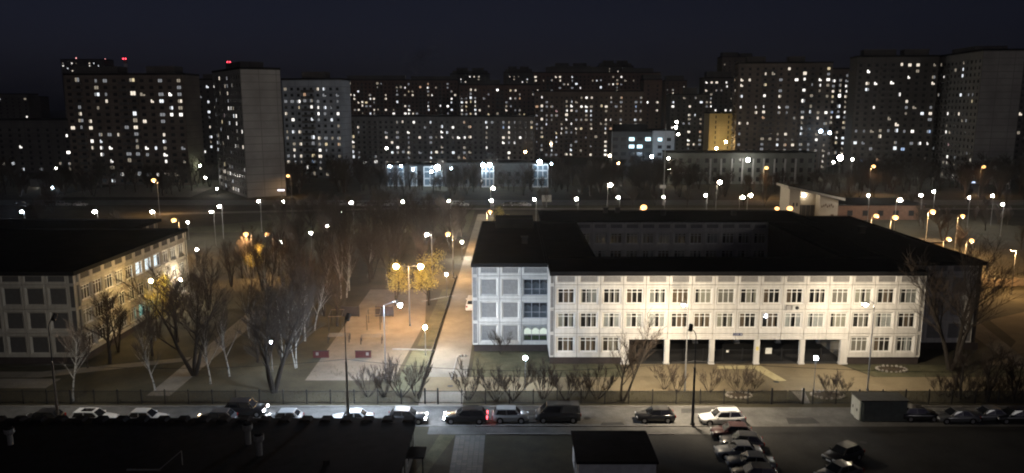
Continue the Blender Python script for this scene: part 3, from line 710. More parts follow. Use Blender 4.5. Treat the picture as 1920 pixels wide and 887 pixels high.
def car_meshes(kind, pm):
    key = (kind, pm.name)
    if key in CARS: return CARS[key]
    L, W, H, hood, wsb, rf0, rf1, rb = dict(hatch=(4.2,1.76,1.50,.86,.27,.43,.83,.965), sedan=(4.5,1.76,1.46,.84,.28,.44,.72,.87), suv=(4.6,1.86,1.70,1.0,.25,.39,.86,.975), wagon=(4.75,1.82,1.52,.86,.28,.43,.88,.98), van=(4.9,1.92,1.98,1.08,.10,.25,.965,.99), mini=(3.95,1.68,1.56,.88,.21,.36,.88,.975))[kind]
    w = W/2; belt = hood+.05
    X = lambda f: L/2-f*L
    body = MB(); st = [(0,.72,.48,hood*.62),(.012,.86,.30,hood*.80),(.06,.95,.24,hood*.90),(wsb*.6,1,.22,hood*.98),(wsb,1,.22,belt),(.5,1.0,.22,belt+.02),(rb-.12,1,.22,belt+.04),(rb,.98,.24,belt+.02 if kind != 'sedan' else belt+.03),(.985,.93,.28,(belt if kind != 'sedan' else belt-.02)),(1.0,.85,.42,belt*.82)]
    rings = []
    for f, ws, zb, zt in st:
        x = X(f); ww = w*ws; zm = zb+(zt-zb)*.55
        rings.append([(x,-ww*.9,zb),(x,-ww,zb+.12),(x,-ww,zm),(x,-ww*.96,zt-.06),(x,-ww*.86,zt),(x,ww*.86,zt),(x,ww*.96,zt-.06),(x,ww,zm),(x,ww,zb+.12),(x,ww*.9,zb)])
    n = len(rings[0]); base = len(body.v)
    for r_ in rings: body.v += r_
    for i in range(len(rings)-1):
        for j in range(n):
            k = (j+1) % n; body.f.append((base+i*n+j, base+(i+1)*n+j, base+(i+1)*n+k, base+i*n+k)); body.m.append(0)
    body.f.append(tuple(base+j for j in range(n))); body.m.append(0); e = base+(len(rings)-1)*n; body.f.append(tuple(e+n-1-j for j in range(n))); body.m.append(0)
    # cabin
    wb, wt = w*.93, w*.76; zb, zt = belt-.02, H
    c0, c1, c2, c3 = X(wsb), X(rf0), X(rf1), X(rb)
    cab = MB()
    bl = [(c0,-wb*.94,zb),(c0,wb*.94,zb),(c3,wb*.92,zb),(c3,-wb*.92,zb)]; tp = [(c1,-wt*.94,zt-.03),(c1,wt*.94,zt-.03),(c2,wt*.95,zt-.02),(c2,-wt*.95,zt-.02)]
    xm = (c1+c2)/2; crown = [(xm,-wt,zt),(xm,wt,zt)]; xb = (c0+c3)/2; mid = [(xb,-wb,zb),(xb,wb,zb)]
    cab.quad(bl[0],bl[1],tp[1],tp[0]); cab.quad(bl[2],bl[3],tp[3],tp[2])
    cab.quad(tp[0],tp[1],crown[1],crown[0]); cab.quad(crown[0],crown[1],tp[2],tp[3])
    cab.quad(bl[0],tp[0],crown[0],mid[0]); cab.quad(mid[0],crown[0],tp[3],bl[3]); cab.quad(bl[1],mid[1],crown[1],tp[1]); cab.quad(mid[1],bl[2],tp[2],crown[1])
    def lerp(a,b,t): return tuple(a[i]+(b[i]-a[i])*t for i in range(3))
    def pane(q, m0, m1, n0, n1, off):
        a = lerp(lerp(q[0],q[1],m0),lerp(q[3],q[2],m0),n0); b = lerp(lerp(q[0],q[1],m1),lerp(q[3],q[2],m1),n0)
        c = lerp(lerp(q[0],q[1],m1),lerp(q[3],q[2],m1),n1); d = lerp(lerp(q[0],q[1],m0),lerp(q[3],q[2],m0),n1)
        g = MB(); g.quad(*[tuple(p[i]+off[i] for i in range(3)) for p in (a,b,c,d)]); return g.mesh('window', CARGLASS)
    pn = [('windscreen', pane((bl[0],bl[1],tp[1],tp[0]), .06,.94,.06,.95,(.012,0,.012))), ('rear_window', pane((bl[2],bl[3],tp[3],tp[2]), .08,.92,.22,.92,(-.014,0,.008)))]
    for s in (0, 1):
        off = (0, -.014 if s == 0 else .014, .004)
        A, B = (bl[0],bl[3]) if s == 0 else (bl[1],bl[2]); C, D = (tp[3],tp[0]) if s == 0 else (tp[2],tp[1])
        # two side windows each side, following the bulge of the mid ring
        M0, M1 = mid[s], crown[s]
        pn.append(('side_window', pane((A,M0,M1,D), .12,.95,.10,.88,off))); pn.append(('side_window', pane((M0,B,C,M1), .05,.82 if kind != 'van' else .9,.10,.88,off)))
    hl = MB(); hl.box(-.02,.10,-.2,.2,-.08,.09); tl = MB(); tl.box(-.06,.02,-.13,.13,-.13,.15)
    mr = MB(); mr.box(-.08,.08,-.1,.1,-.07,.08); bp = MB(); bp.box(-.03,.03,-w*.8,w*.8,-.1,.1)
    CARS[key] = dict(L=L, W=W, H=H, hood=hood, body=body.mesh('body', pm, True), cabin=cab.mesh('cabin', pm), panes=pn, hl=hl.mesh('headlight', HL_OFF), hlon=hl.mesh('headlight', HL_ON), hlw=hl.mesh('headlight', HL_WARM), tl=tl.mesh('tail_light', TL_OFF), tlon=tl.mesh('tail_light', TL_ON), mirror=mr.mesh('mirror', pm), bumper=bp.mesh('bumper', BLACKM), wsb=c0)
    me = CARS[key]['body']; 
    for p in me.polygons: p.use_smooth = True
    return CARS[key]
PLATE = MB().box(-.012,.012,-.26,.26,-.06,.06).mesh('number_plate', mat('plate_white', (.6,.6,.62), .6))
RAIL = MB().tube((-.95,0,0),(.95,0,0),.025,.025,5,0,True).mesh('roof_rail', BLACKM)
def car(label, kind, color, x, y, heading, lights='', rails=False, group=None, sunroof=False):
    c = car_meshes(kind, PAINT[color]); t = thing('parked_car' if kind != 'van' else 'parked_van', label, 'car' if kind != 'van' else 'van', (x, y, .012), heading, group)
    inst('body', c['body'], t); inst('cabin', c['cabin'], t)
    for nm, me in c['panes']: inst(nm, me, t)
    L, W = c['L'], c['W']
    for fx in (L/2-.82, -L/2+.85):
        for s in (-1, 1):
            inst('wheel_arch', ARCH, t, (fx, s*(W/2-.004), .34)); wl = inst('wheel', WHEELT, t, (fx, s*(W/2-.085), .325)); inst('rim', WHEELR, wl)
    for s in (-1, 1):
        inst('headlight', c['hlon'] if 'h' in lights else (c['hlw'] if 'w' in lights else c['hl']), t, (L/2-.10, s*W*.35, c['hood']*.72)); inst('tail_light', c['tlon'] if 't' in lights else c['tl'], t, (-L/2+.03, s*W*.39, c['hood']*.84)); inst('mirror', c['mirror'], t, (c['wsb']-.32, s*(W/2+.06), c['hood']+.12))
        if rails: inst('roof_rail', RAIL, t, (-.45, s*W*.34, c['H']+.03))
    inst('number_plate', PLATE, t, (L/2+.005, 0, .42)); inst('number_plate', PLATE, t, (-L/2-.004, 0, .62))
    inst('bumper', c['bumper'], t, (L/2-.03, 0, .36))
    if sunroof: g = MB(); g.quad((-.9,-.45,0),(.35,-.45,0),(.35,.45,0),(-.9,.45,0)); mk('sunroof', g, CARGLASS, t, (-.25, 0, c['H']+.012))
    return t
def gpx(px, py): return P(px, py)[:2]
LFT, RGT = pi, 0
def cp(px, Y): return XAT(px, Y, .6)
car('black estate car facing left with bright headlights and red tail lights', 'wagon', 'black', cp(873,79.4), 79.4, LFT, 'ht', True)
car('silver hatchback standing nose to nose with the black van', 'mini', 'silver', cp(957,79.5), 79.5, RGT, '')
car('black van with a roof rack parked in front of the school', 'van', 'black', cp(1046,79.7), 79.7, LFT, '', True)
car('black hatchback parked alone on the open road', 'hatch', 'black', cp(1228,79.6), 79.6, LFT, '')
car('white estate car with roof rails beside the tall road mast', 'wagon', 'white', cp(1353,79.0), 79.0, LFT+.04, '', True)
for k, (px, py, cl_, kd, lb_) in enumerate(((1368,820,'darkred','hatch','dark maroon hatchback, first in the car park row behind the white estate'), (1376,838,'graphite','hatch','graphite hatchback, second in the car park row'), (1386,856,'silver','sedan','silver saloon, third in the car park row'), (1399,877,'grey','sedan','grey saloon, fourth in the car park row'), (1412,900,'black','hatch','black car cut by the lower picture edge, last in the car park row'))):
    x, y = gpx(px, py); car(lb_, kd, cl_, x+(.2,.75,-.1,.4,.1)[k], y, LFT-(.10,.16,.05,.12,.08)[k])
x, y = gpx(1580, 862); car('dark car parked alone in the black middle of the car park', 'hatch', 'black', x, y, LFT+.5)
x, y = gpx(1572, 897); car('dark car cut by the lower picture edge in the middle of the car park', 'sedan', 'graphite', x, y, LFT+.4)
car('dark car with headlights on, half hidden by the ribbed roof end', 'hatch', 'graphite', cp(764,79.3), 79.3, RGT, 'h')
car('white saloon half hidden by the ribbed roof below the playground mast', 'sedan', 'white', cp(660,78.9), 78.9, LFT, '')
car('grey hatchback behind the roof edge lit by headlights', 'hatch', 'silver', cp(530,78.9), 78.9, LFT, '')
car('dark car driving right with glaring headlights', 'suv', 'black', cp(461,81.3), 81.3, RGT, 'h')
car('dark grey car behind the roof edge left of the driving car', 'hatch', 'graphite', cp(405,78.9), 78.9, LFT, 'w')
car('white hatchback behind the roof edge near the leaning birch', 'hatch', 'white', cp(275,78.9), 78.9, RGT, '')
car('white car with dark glass roof parked below the white birch', 'wagon', 'white', cp(176,78.9), 78.9, RGT, '', False, None, True)
car('black car in the shadow left of the white car with glass roof', 'hatch', 'black', cp(80,78.9), 78.9, LFT, '')
car('dark car just right of the green metal container', 'hatch', 'black', cp(1722,80), 80, RGT, '')
car('dull silver car on the dark road right of the container', 'sedan', 'grey', cp(1792,79.4), 79.4, LFT, '')
car('second dull silver car on the dark road below the right bare tree', 'sedan', 'grey', cp(1852,79.8), 79.8, LFT, '')
car('black car at the right picture edge on the dark road', 'hatch', 'black', cp(1900,79.4), 79.4, LFT, '')
x, y, _ = P(881, 578); car('white van glimpsed beside the side wall of the left school wing', 'van', 'white', -6.8, y, pi/2)
rnd = random.Random(5)
for k, px in enumerate(sorted((640,672,690,705,725,858,868,952,968,985,38,95,118,150))): 
    car('car parked in the far row along the boulevard, %s from the left' % ORD[k], rnd.choice(['hatch','sedan','suv']), rnd.choice(['silver','white','graphite','grey']), XAT(px, 259), 259.5, 0, '', False, 'cars parked along the boulevard')

# ------------------------------------------------------------------ bare trees
def grow_tree(seed, H, stems, lean, spread, lv, bare=.25, tw=.018, birch=False, leafy=0, lo=.28, bl=1.0):
    r = random.Random(seed); tr = MB(); cr = MB()
    def nrm(v):
        k = math.sqrt(sum(x*x for x in v)) or 1; return tuple(x/k for x in v)
    leaves = []
    def branch(p, d, L, rad, lev):
        ns = (6, 4, 3, 2, 2)[min(lev, 4)]; sides = (7, 5, 3, 3, 3)[min(lev, 4)]; tgt = tr if lev <= 1 else cr
        pts = [(p, rad)]
        for k in range(ns):
            wob = (.10, .16, .22, .25, .3)[min(lev, 4)]
            up = (.02, .05, .05, .03, -.02 if not birch else -.22)[min(lev, 4)]
            d = nrm((d[0]+r.uniform(-wob,wob), d[1]+r.uniform(-wob,wob), d[2]+r.uniform(-wob,wob)*.6+up))
            q = (p[0]+d[0]*L/ns, p[1]+d[1]*L/ns, p[2]+d[2]*L/ns); r2 = max(rad*(1-.82*(k+1)/ns), tw*.6)
            tgt.tube(p, q, pts[-1][1], r2, sides); pts.append((q, r2)); p = q
        if lev < len(lv):
            n = lv[lev]
            for i in range(n):
                t = (bare if lev == 0 else lo)+(1-(bare if lev == 0 else lo))*(i+r.random()*.8)/n; t = min(t, .98)
                f = t*ns; a = int(f); a = min(a, ns-1); u = f-a
                bp = tuple(pts[a][0][j]+(pts[a+1][0][j]-pts[a][0][j])*u for j in range(3)); br = pts[a][1]+(pts[a+1][1]-pts[a][1])*u
                ph = r.uniform(0, 2*pi); an = r.uniform(.45, 1.0)*spread*(1.15 if lev == 0 else 1)
                e = (cos(ph), sin(ph), 0)
                nd = nrm((d[0]*cos(an)+e[0]*sin(an), d[1]*cos(an)+e[1]*sin(an), d[2]*cos(an)+.18))
                Lc = L*r.uniform(.36,.62)*(1-.45*t if lev == 0 else 1)*(1.05 if lev else bl)
                branch(bp, nd, Lc, max(br*(.62 if lev == 0 else .55), tw), lev+1)
        elif leafy:
            for q, _ in pts[1:]:
                for _k in range(leafy): leaves.append((q[0]+r.uniform(-.8,.8), q[1]+r.uniform(-.8,.8), q[2]+r.uniform(-.8,.5)))
    for s in range(stems):
        ph = 2*pi*s/stems+r.uniform(-.5,.5); ln = lean*r.uniform(.6,1.3) if stems > 1 or lean else 0
        d = nrm((cos(ph)*ln, sin(ph)*ln, 1)); hh = H*r.uniform(.72,.92)*(1 if s == 0 else r.uniform(.75,1))
        branch((cos(ph)*.12*(stems>1), sin(ph)*.12*(stems>1), 0), d, hh*.88, H*((.022 if H > 5 else .011) if not birch else .011)*(1 if stems == 1 else .78), 0)
    lf = MB()
    for c in leaves:
        a = r.uniform(0, 2*pi); s = r.uniform(.05,.10); ux, uy = cos(a)*s, sin(a)*s; vz = s*r.uniform(.5,1.2); k = r.uniform(-s,s)
        lf.quad((c[0]-ux,c[1]-uy,c[2]),(c[0]+k,c[1]-k,c[2]-vz),(c[0]+ux,c[1]+uy,c[2]),(c[0]-k,c[1]+k,c[2]+vz))
    bark = BIRCHBARK if birch else BARK
    return tr.mesh('trunk', bark), cr.mesh('crown', TWIG), (lf.mesh('leaves', GOLDLEAF) if leafy else None)
TREES = dict(
  big0=grow_tree(1, 14, 3, .34, .85, (9,9,7), .3, .02, bl=1.15), big1=grow_tree(2, 14, 4, .26, .7, (9,9,7), .3, .02, bl=1.1), big2=grow_tree(3, 14, 1, .05, .95, (16,9,7), .22, .02, bl=1.35),
  mid0=grow_tree(4, 10, 1, .0, .85, (14,8,6), .22), mid1=grow_tree(5, 10, 2, .18, .75, (10,8,6)), mid2=grow_tree(6, 10, 1, .06, .7, (16,8,6), .2),
  mid3=grow_tree(7, 10, 3, .2, .65, (8,7,6)),
  birch0=grow_tree(8, 13, 1, .03, .6, (20,7,5), .30, .014, True), birch1=grow_tree(9, 13, 1, .07, .65, (18,7,5), .35, .014, True), birch2=grow_tree(10, 13, 2, .08, .6, (13,7,5), .35, .014, True),
  shrub0=grow_tree(11, 3.2, 9, .75, .42, (6,5,5), .35, .009), shrub1=grow_tree(12, 3.2, 7, .65, .5, (7,5,5), .3, .009), shrub2=grow_tree(13, 3.2, 11, .9, .42, (5,5,5), .4, .009),
  gold=grow_tree(14, 10, 2, .12, .85, (9,7,5), .3, .016, False, 3))
TH = dict(big=14, mid=10, birch=13, shrub=3.2, gold=10)
def tree(kind, label, x, y, h, rz=None, group=None, name=None, lean=None, wide=1.0):
    tr, cr, lf = TREES[kind]; base = ''.join(c for c in kind if not c.isdigit()); s = h/TH[base]
    t = thing(name or {'birch':'birch_tree','shrub':'bare_shrub','gold':'golden_tree'}.get(base,'bare_tree'), label, 'shrub' if base == 'shrub' else 'tree', (x, y, 0), rz if rz is not None else (x*12.9+y*7.7) % 6.28, group)
    t.scale = (s*wide, s*wide, s)
    if lean: t.rotation_euler = (lean[0], lean[1], t.rotation_euler[2])
    inst('trunk', tr, t); inst('crown', cr, t)
    if lf: inst('leaves', lf, t)
    return t
def tpx(kind, label, px, py, h, **k): x, y, _ = P(px, py); return tree(kind, label, x, y, h, **k)
tpx('big0', 'large spreading bare tree at the bend of the left park path', 365, 704, 14.5, wide=1.15)
tpx('big1', 'dark multi-stemmed bare tree standing before the playground', 514, 736, 14.5, wide=1.1)
tpx('birch1', 'white-barked birch rising behind the fence near the left mast', 137, 752, 11.5, lean=(0,-.05))
tpx('birch0', 'thin leaning birch between the left path and the fence', 291, 732, 10.5)
tpx('big0', 'big forked bare tree standing at the right wing of the school', 1782, 694, 17.5, wide=1.05, rz=.9)
tpx('mid1', 'leaning bare tree with a few dry leaves in front of the school windows', 1167, 752, 9.8, lean=(.0,.16))
tpx('gold', 'golden-leaved tree lit by the sodium mast over the playground', 804, 572, 9.0, wide=1.15)
tpx('gold', 'golden-leaved tree left of the sodium mast', 742, 574, 8.2, wide=1.0)
tree('gold', 'small golden tree glowing beside the dim school wall', -52.6, 110.2, 9.8, wide=.75)
tpx('gold', 'golden bush top under the pair of park lamps', 472, 520, 6.8, wide=.9)
tpx('gold', 'golden treetop beside the lamp behind the left wing roof', 945, 440, 7.5, wide=1.0)
for px, py, h, k in ((185,650,8.5,'mid3'), (222,660,8.5,'mid1'), (165,690,6,'mid2')):
    tpx(k, 'bare tree close to the dim school wall', px, py, h, group='bare trees against the dim school')
for px, py, h, k in ((395,720,10,'birch0'), (430,706,11,'birch0'), (555,690,11,'birch2'), (572,640,12,'birch0'), (590,620,11,'birch1'), (605,590,12,'birch0'), (640,560,12,'birch2'), (655,545,12.5,'birch0'), (690,520,11,'birch1')):
    tpx(k, 'slim birch in the grove left of the playground', px, py, h, group='birches of the park grove')
for q, (px, h, k) in enumerate(sorted(((878,3.4,'shrub0'), (930,3.0,'shrub1'), (962,3.2,'shrub2'), (1018,3.6,'shrub0'), (1062,3.4,'shrub1'), (1120,3.3,'shrub2'), (1095,2.6,'shrub1')))):
    tpx(k, 'bare fan-shaped shrub behind the fence before the school, %s from the drive' % ORD[q], px, 752-(px*7 % 6), h*1.45, group='shrubs behind the school fence')
for q, (px, py, h, k) in enumerate(((1245,730,3.0,'shrub1'), (1270,736,2.4,'shrub0'), (1330,735,2.6,'shrub2'), (1385,738,3.2,'shrub2'), (1410,736,2.4,'shrub1'), (1555,742,2.6,'shrub0'), (1580,742,2.2,'shrub1'))):
    tpx(k, 'small pale shrub on the verge before the school plaza, %s from the left' % ORD[q], px, py, h*1.25, group='shrubs on the plaza verge')
for px, py, h, k in ((720,742,3.6,'shrub0'), (752,744,3.8,'shrub2'), (780,742,3.2,'shrub1'), (690,744,3.0,'shrub2'), (940,664,2.8,'shrub1')):
    tpx(k, 'bushy bare shrub at the fence beside the drive gate' if px < 900 else 'bare shrub against the grey left wing', px, py, h*1.35, group='shrubs by the drive gate' if px < 900 else None)
for px, py, h, k in ((1800,748,6.5,'mid1'), (1850,752,7.5,'mid3'), (1900,750,6.0,'mid1')):
    tpx(k, {1800:'low dark bare tree right of the container', 1850:'dark bare tree behind the fence at the lower right', 1900:'dark bare tree at the right picture edge'}[px], px, py, h, wide=1.2)
for px in range(1760, 1940, 18): tpx('shrub2', 'dark shrub in the hedge along the right fence', px, 742+(px*13 % 8), 2.6+(px*7 % 5)*.2, group='hedge shrubs along the right fence')
tpx('mid1', 'bare tree glowing orange in the lamp light beyond the right wing', 1768, 452, 9, wide=1.4)
# park between the two schools and behind: many bare trees
rnd = random.Random(77)
def scatter(n, x0, x1, y0, y1, hs, kinds, label, group, keep=lambda x, y: True, mind=4.0):
    pts = []; tries = 0
    while len(pts) < n and tries < n*60:
        tries += 1; y = rnd.uniform(y0, y1); x = rnd.uniform(x0, x1)*(y/200 if x0 < -150 else 1)
        if not keep(x, y): continue
        if any((x-a)**2+(y-b)**2 < mind*mind for a, b in pts): continue
        pts.append((x, y)); kd_ = rnd.choice(kinds); tree(kd_, label.replace('bare tree in', 'pale-trunked birch in') if kd_.startswith('birch') else label, x, y, rnd.uniform(*hs), group=group)
MID = ['mid0','mid1','mid2','mid3','big0','big2']
inpath = lambda x, y: abs(x+8) > 4 and not (-27 < x < -12 and y < 142)
scatter(30, -54, -27, 97, 150, (9,13), ['mid0','mid1','mid2','mid3','birch0','birch2'], 'bare tree in the dark park left of the playground', 'bare trees in the park', lambda x, y: not (-48 < x+ (y-90)*-.05 < -40 and y < 125), 3.4)
scatter(38, -54, -3, 145, 205, (8,12.5), MID, 'bare tree in the park beyond the playground', 'bare trees beyond the playground', inpath, 3.6)
scatter(14, -75, -14, 212, 244, (6,9), MID, 'bare tree on the lawn before the boulevard', 'bare trees before the boulevard', lambda x, y: True, 6)
scatter(16, 0, 190, 255, 262, (5,8), MID, 'small bare tree beside the boulevard lamps', 'small trees along the boulevard', lambda x, y: True, 6)
scatter(34, -175, -60, 282, 330, (9,15), MID, 'dark tree before the left apartment blocks', 'trees before the left apartment blocks', lambda x, y: not (-130 < x < -110 and y < 312), 4)
scatter(36, -62, 60, 286, 322, (8,14), MID, 'dark tree before the floodlit kindergarten', 'trees before the kindergarten', lambda x, y: not (y < 320 and (-38 < x < -32 or -14 < x < -6 or 8 < x < 17)), 4)
scatter(18, 42, 78, 282, 345, (9,15), MID, 'dark tree before the white clinic', 'trees before the clinic', lambda x, y: not (44 < x < 53 and y < 315), 4)
scatter(20, 75, 145, 283, 318, (6,11), MID, 'dark tree before the long low building', 'trees before the long low building', lambda x, y: True, 5)
scatter(34, 140, 250, 282, 345, (9,15), MID, 'dark tree before the right apartment blocks', 'trees before the right apartment blocks', lambda x, y: True, 4.5)
scatter(22, 95, 185, 170, 252, (6,9), MID, 'bare tree on the lit lawns at the right', 'trees on the right lawns', lambda x, y: not (80 < x < 118 and y > 205), 6)
scatter(10, -230, -75, 200, 245, (6,10), MID, 'bare tree behind the dim school', 'trees behind the dim school', lambda x, y: x < -60, 8)
scatter(16, -64, 22, 304, 317, (6,9), MID, 'dark tree before the floodlit kindergarten', 'trees before the kindergarten', lambda x, y: not (-16 < x < -6 or 8 < x < 17 or -36 < x < -30), 4)
def treeline(label_name, regions, seed):
    r = random.Random(seed); m = MB(); var = []
    for k in range(4):
        q = grow_tree(200+k, 10, 1+k % 2, .1, .8, (12,7,4), .15, .035); vs, fs = [], []
        for me in q[:2]:
            o = len(vs); vs += [tuple(v.co) for v in me.vertices]; fs += [tuple(o+i for i in p.vertices) for p in me.polygons]; bpy.data.meshes.remove(me)
        var.append((vs, fs))
    for (x0, x1, y0, y1, n_, h0, h1) in regions:
        for _ in range(n_):
            vs, fs = var[r.randrange(4)]; s_ = r.uniform(h0, h1)/10; a = r.uniform(0, 6.28); ca, sa = cos(a)*s_*1.15, sin(a)*s_*1.15; x, y = r.uniform(x0, x1), r.uniform(y0, y1); o = len(m.v)
            m.v += [(x+vx*ca-vy*sa, y+vx*sa+vy*ca, vz*s_) for vx, vy, vz in vs]; m.f += [tuple(o+i for i in f) for f in fs]
    m.m = [0]*len(m.f); return struct('treeline', m, TWIG, 'stuff')
treeline('dark wood', [(-190,-122,288,320,26,8,13), (-104,-62,292,345,26,9,15), (-62,22,308,316,16,5,7.5), (22,48,290,340,18,9,14), (54,80,300,345,18,8,13), (80,140,296,322,22,5,9), (140,255,288,330,48,9,15), (110,200,205,250,14,5,8)], 8)
# spruces by the clinic
def spruce_mesh(seed, H):
    r = random.Random(seed); t = MB(); t.tube((0,0,0),(0,0,H*.98),.2,.02,6); c = MB()
    for k in range(26):
        z = H*(.1+.88*k/26); R_ = H*.2*(1-k/26)+.12
        for j in range(9):
            a = r.uniform(0, 6.28); p = (0,0,z); q = (cos(a)*R_, sin(a)*R_, z-R_*.45); u = (-sin(a)*R_*.3, cos(a)*R_*.3, 0)
            c.poly([p, (q[0]*.6+u[0], q[1]*.6+u[1], z-R_*.2), q, (q[0]*.6-u[0], q[1]*.6-u[1], z-R_*.2)])
    return t.mesh('trunk', BARK), c.mesh('crown', SPRUCE)
SPR = spruce_mesh(1, 12)
for px, h in ((1150,12), (1163,11), (1186,11.5), (1206,14)):
    t = thing('spruce_tree', 'dark pointed spruce in front of the white clinic', 'tree', (XAT(px,352,6), 352, 0), px, 'spruces before the clinic'); t.scale = (h/12,)*3
    inst('trunk', SPR[0], t); inst('crown', SPR[1], t)

r = random.Random(90); ug = MB()
for k in range(7000):
    x = r.uniform(-70, 74); y = r.uniform(84.5, 88.2) if r.random() < .75 else r.uniform(93.3, 97)
    if -10.6 < x < -5.4 or 38 < x < 42 or (y > 90 and (14 < x < 46 or x < -40)): continue
    h = r.uniform(.12,.5)*(1.6 if r.random() < .12 else 1); a = r.uniform(0,6.28); d = r.uniform(-.2,.2); w_ = .02
    ug.poly([(x-w_*cos(a),y-w_*sin(a),.005),(x+w_*cos(a),y+w_*sin(a),.005),(x+d,y+d*.7,h)])
o = struct('dry_grass', ug, mat('dry_stalks', (.10,.09,.05), .95, .3, .5), 'stuff')
# ------------------------------------------------------------------ playground
RED = mat('dark_red_board', (.075,.018,.016), .8, .2, 3); DKB = mat('dark_board', (.03,.024,.022), .85, .2, 3); WOOD = mat('worn_wood', (.2,.15,.1), .9, .25, 4)
def red_wall(px, py, flip, label):
    x, y, _ = P(px, py); W, Hh = 2.15, .95; t = thing('play_wall', label, 'play equipment', (x-W/2, y, 0))
    m = MB(); hx0, hx1 = (.35,.75) if not flip else (1.45,1.85); hz0, hz1 = .3, .78
    m.box(0,hx0,0,.14,0.0,Hh); m.box(hx1,W,0,.14,.0,Hh); m.box(hx0,hx1,0,.14,0.0,hz0); m.box(hx0,hx1,0,.14,hz1,Hh); mk('board', m, RED, t)
    m = MB(); m.box(-.06,W+.06,-.05,.19,Hh,Hh+.06); mk('coping', m, DKB, t)
    m = MB(); m.box(hx0-.05,hx1+.05,.145,.17,hz0-.05,hz1+.05); mk('hole_backing', m, mat('ground_tone', (.26,.24,.22), .9), t)  # added plate closing the hole, coloured as the pale ground seen through it
red_wall(602, 671, False, 'low dark red play wall with a window hole at its left')
red_wall(681, 671, True, 'low dark red play wall with a window hole at its right')
for px, lb_ in ((657, 'dark upright board on the playground, left of two'), (721, 'dark upright board on the playground, right of two')):
    x, y, _ = P(px, 594); t = thing('climbing_board', lb_, 'play equipment', (x, y, 0))
    for k in range(6): m = MB(); m.box(-1.5,1.5,-.04,.04,.12+k*.27,.12+k*.27+.25); mk('plank', m, DKB, t)
    for s in (-1.35, 1.35): m = MB(); m.box(s-.07,s+.07,.05,.17,0,1.85); mk('post', m, BLACKM, t)
def frame(px, py, lb_, W, D, H, n, mt=BLACKM):
    x, y, _ = P(px, py); t = thing('exercise_frame', lb_, 'play equipment', (x, y, 0), .12)
    for sx in (-W/2, W/2):
        for sy in (-D/2, D/2): m = MB(); m.tube((sx,sy,0),(sx,sy,H),.06,.06,6); mk('post', m, mt, t)
        m = MB(); m.tube((sx,-D/2,H),(sx,D/2,H),.05,.05,6); mk('beam', m, mt, t)
    for k in range(n): yy = -D/2+D*k/max(1,n-1); m = MB(); m.tube((-W/2,yy,H),(W/2,yy,H),.045,.045,6); mk('rung', m, WOOD, t)
frame(632, 615, 'tall two-beam exercise frame on the playground, left one', 2.0, 4.0, 2.4, 2)
frame(702, 612, 'tall two-beam exercise frame on the playground, right one', 2.0, 4.0, 2.4, 2)
frame(636, 640, 'low dark parallel bars with pale ends on the playground', 3.0, 1.6, 1.0, 5)
frame(697, 642, 'low wooden parallel bars before the right red play wall', 3.0, 1.6, 1.0, 4)
def kerb_line(p, q, label):
    a, b = P(*p), P(*q); L = math.hypot(b[0]-a[0], b[1]-a[1]); m = MB(); m.box(0,L,-.08,.08,0,.12); tag(mk('lawn_kerb', m, PALEK, None, (a[0],a[1],0), math.atan2(b[1]-a[1], b[0]-a[0])), label, 'kerb')
kerb_line((736,655), (815,657), 'pale kerb across the lawn near the white globe lamp')
kerb_line((790,566), (848,555), 'pale kerb across the grass below the violet lamp')
kerb_line((858,668), (846,712), 'pale kerb between the drive and the school lawn')
# stone rings (flower beds)
def stone(seed):
    r = random.Random(seed); m = MB(); m.ball((0,0,.1), .2, 7, 5, 0, .8); m.v = [(x*r.uniform(.8,1.2), y*r.uniform(.8,1.2), max(0,z*r.uniform(.8,1.3))) for x,y,z in m.v]; return m.mesh('stone', mat('pale_stone', (.27,.25,.22), .9, .2, 3), True)
STN = [stone(k) for k in range(3)]
SOILM = mat('bed_soil', (.06,.045,.03), .95, .3, 5)
for px, py, rx, lb_ in ((1672,693,1.9,'ring of pale stones round a flower bed at the right end of the school'), (1385,742,1.5,'oval stone-edged flower bed behind the fence left of the gate'), (1552,742,1.9,'stone-edged flower bed behind the fence right of the gate'), (869,668,.5,'small stone ring at the corner of the drive')):
    x, y, _ = P(px, py); t = thing('flower_bed', lb_, 'flower bed', (x, y, 0)); m = MB(); m.poly([(cos(a*pi/6)*rx, sin(a*pi/6)*rx*.6, .06) for a in range(12)]); m.tube((0,0,0),(0,0,.05),rx*.5,rx*.5,12); mk('soil', m, SOILM, t)
    n = int(rx*11)
    for k in range(n): a = 2*pi*k/n; inst('stone', STN[k%3], t, (cos(a)*rx, sin(a)*rx*.62, 0), a*3, .7+.5*((k*37)%7)/7)

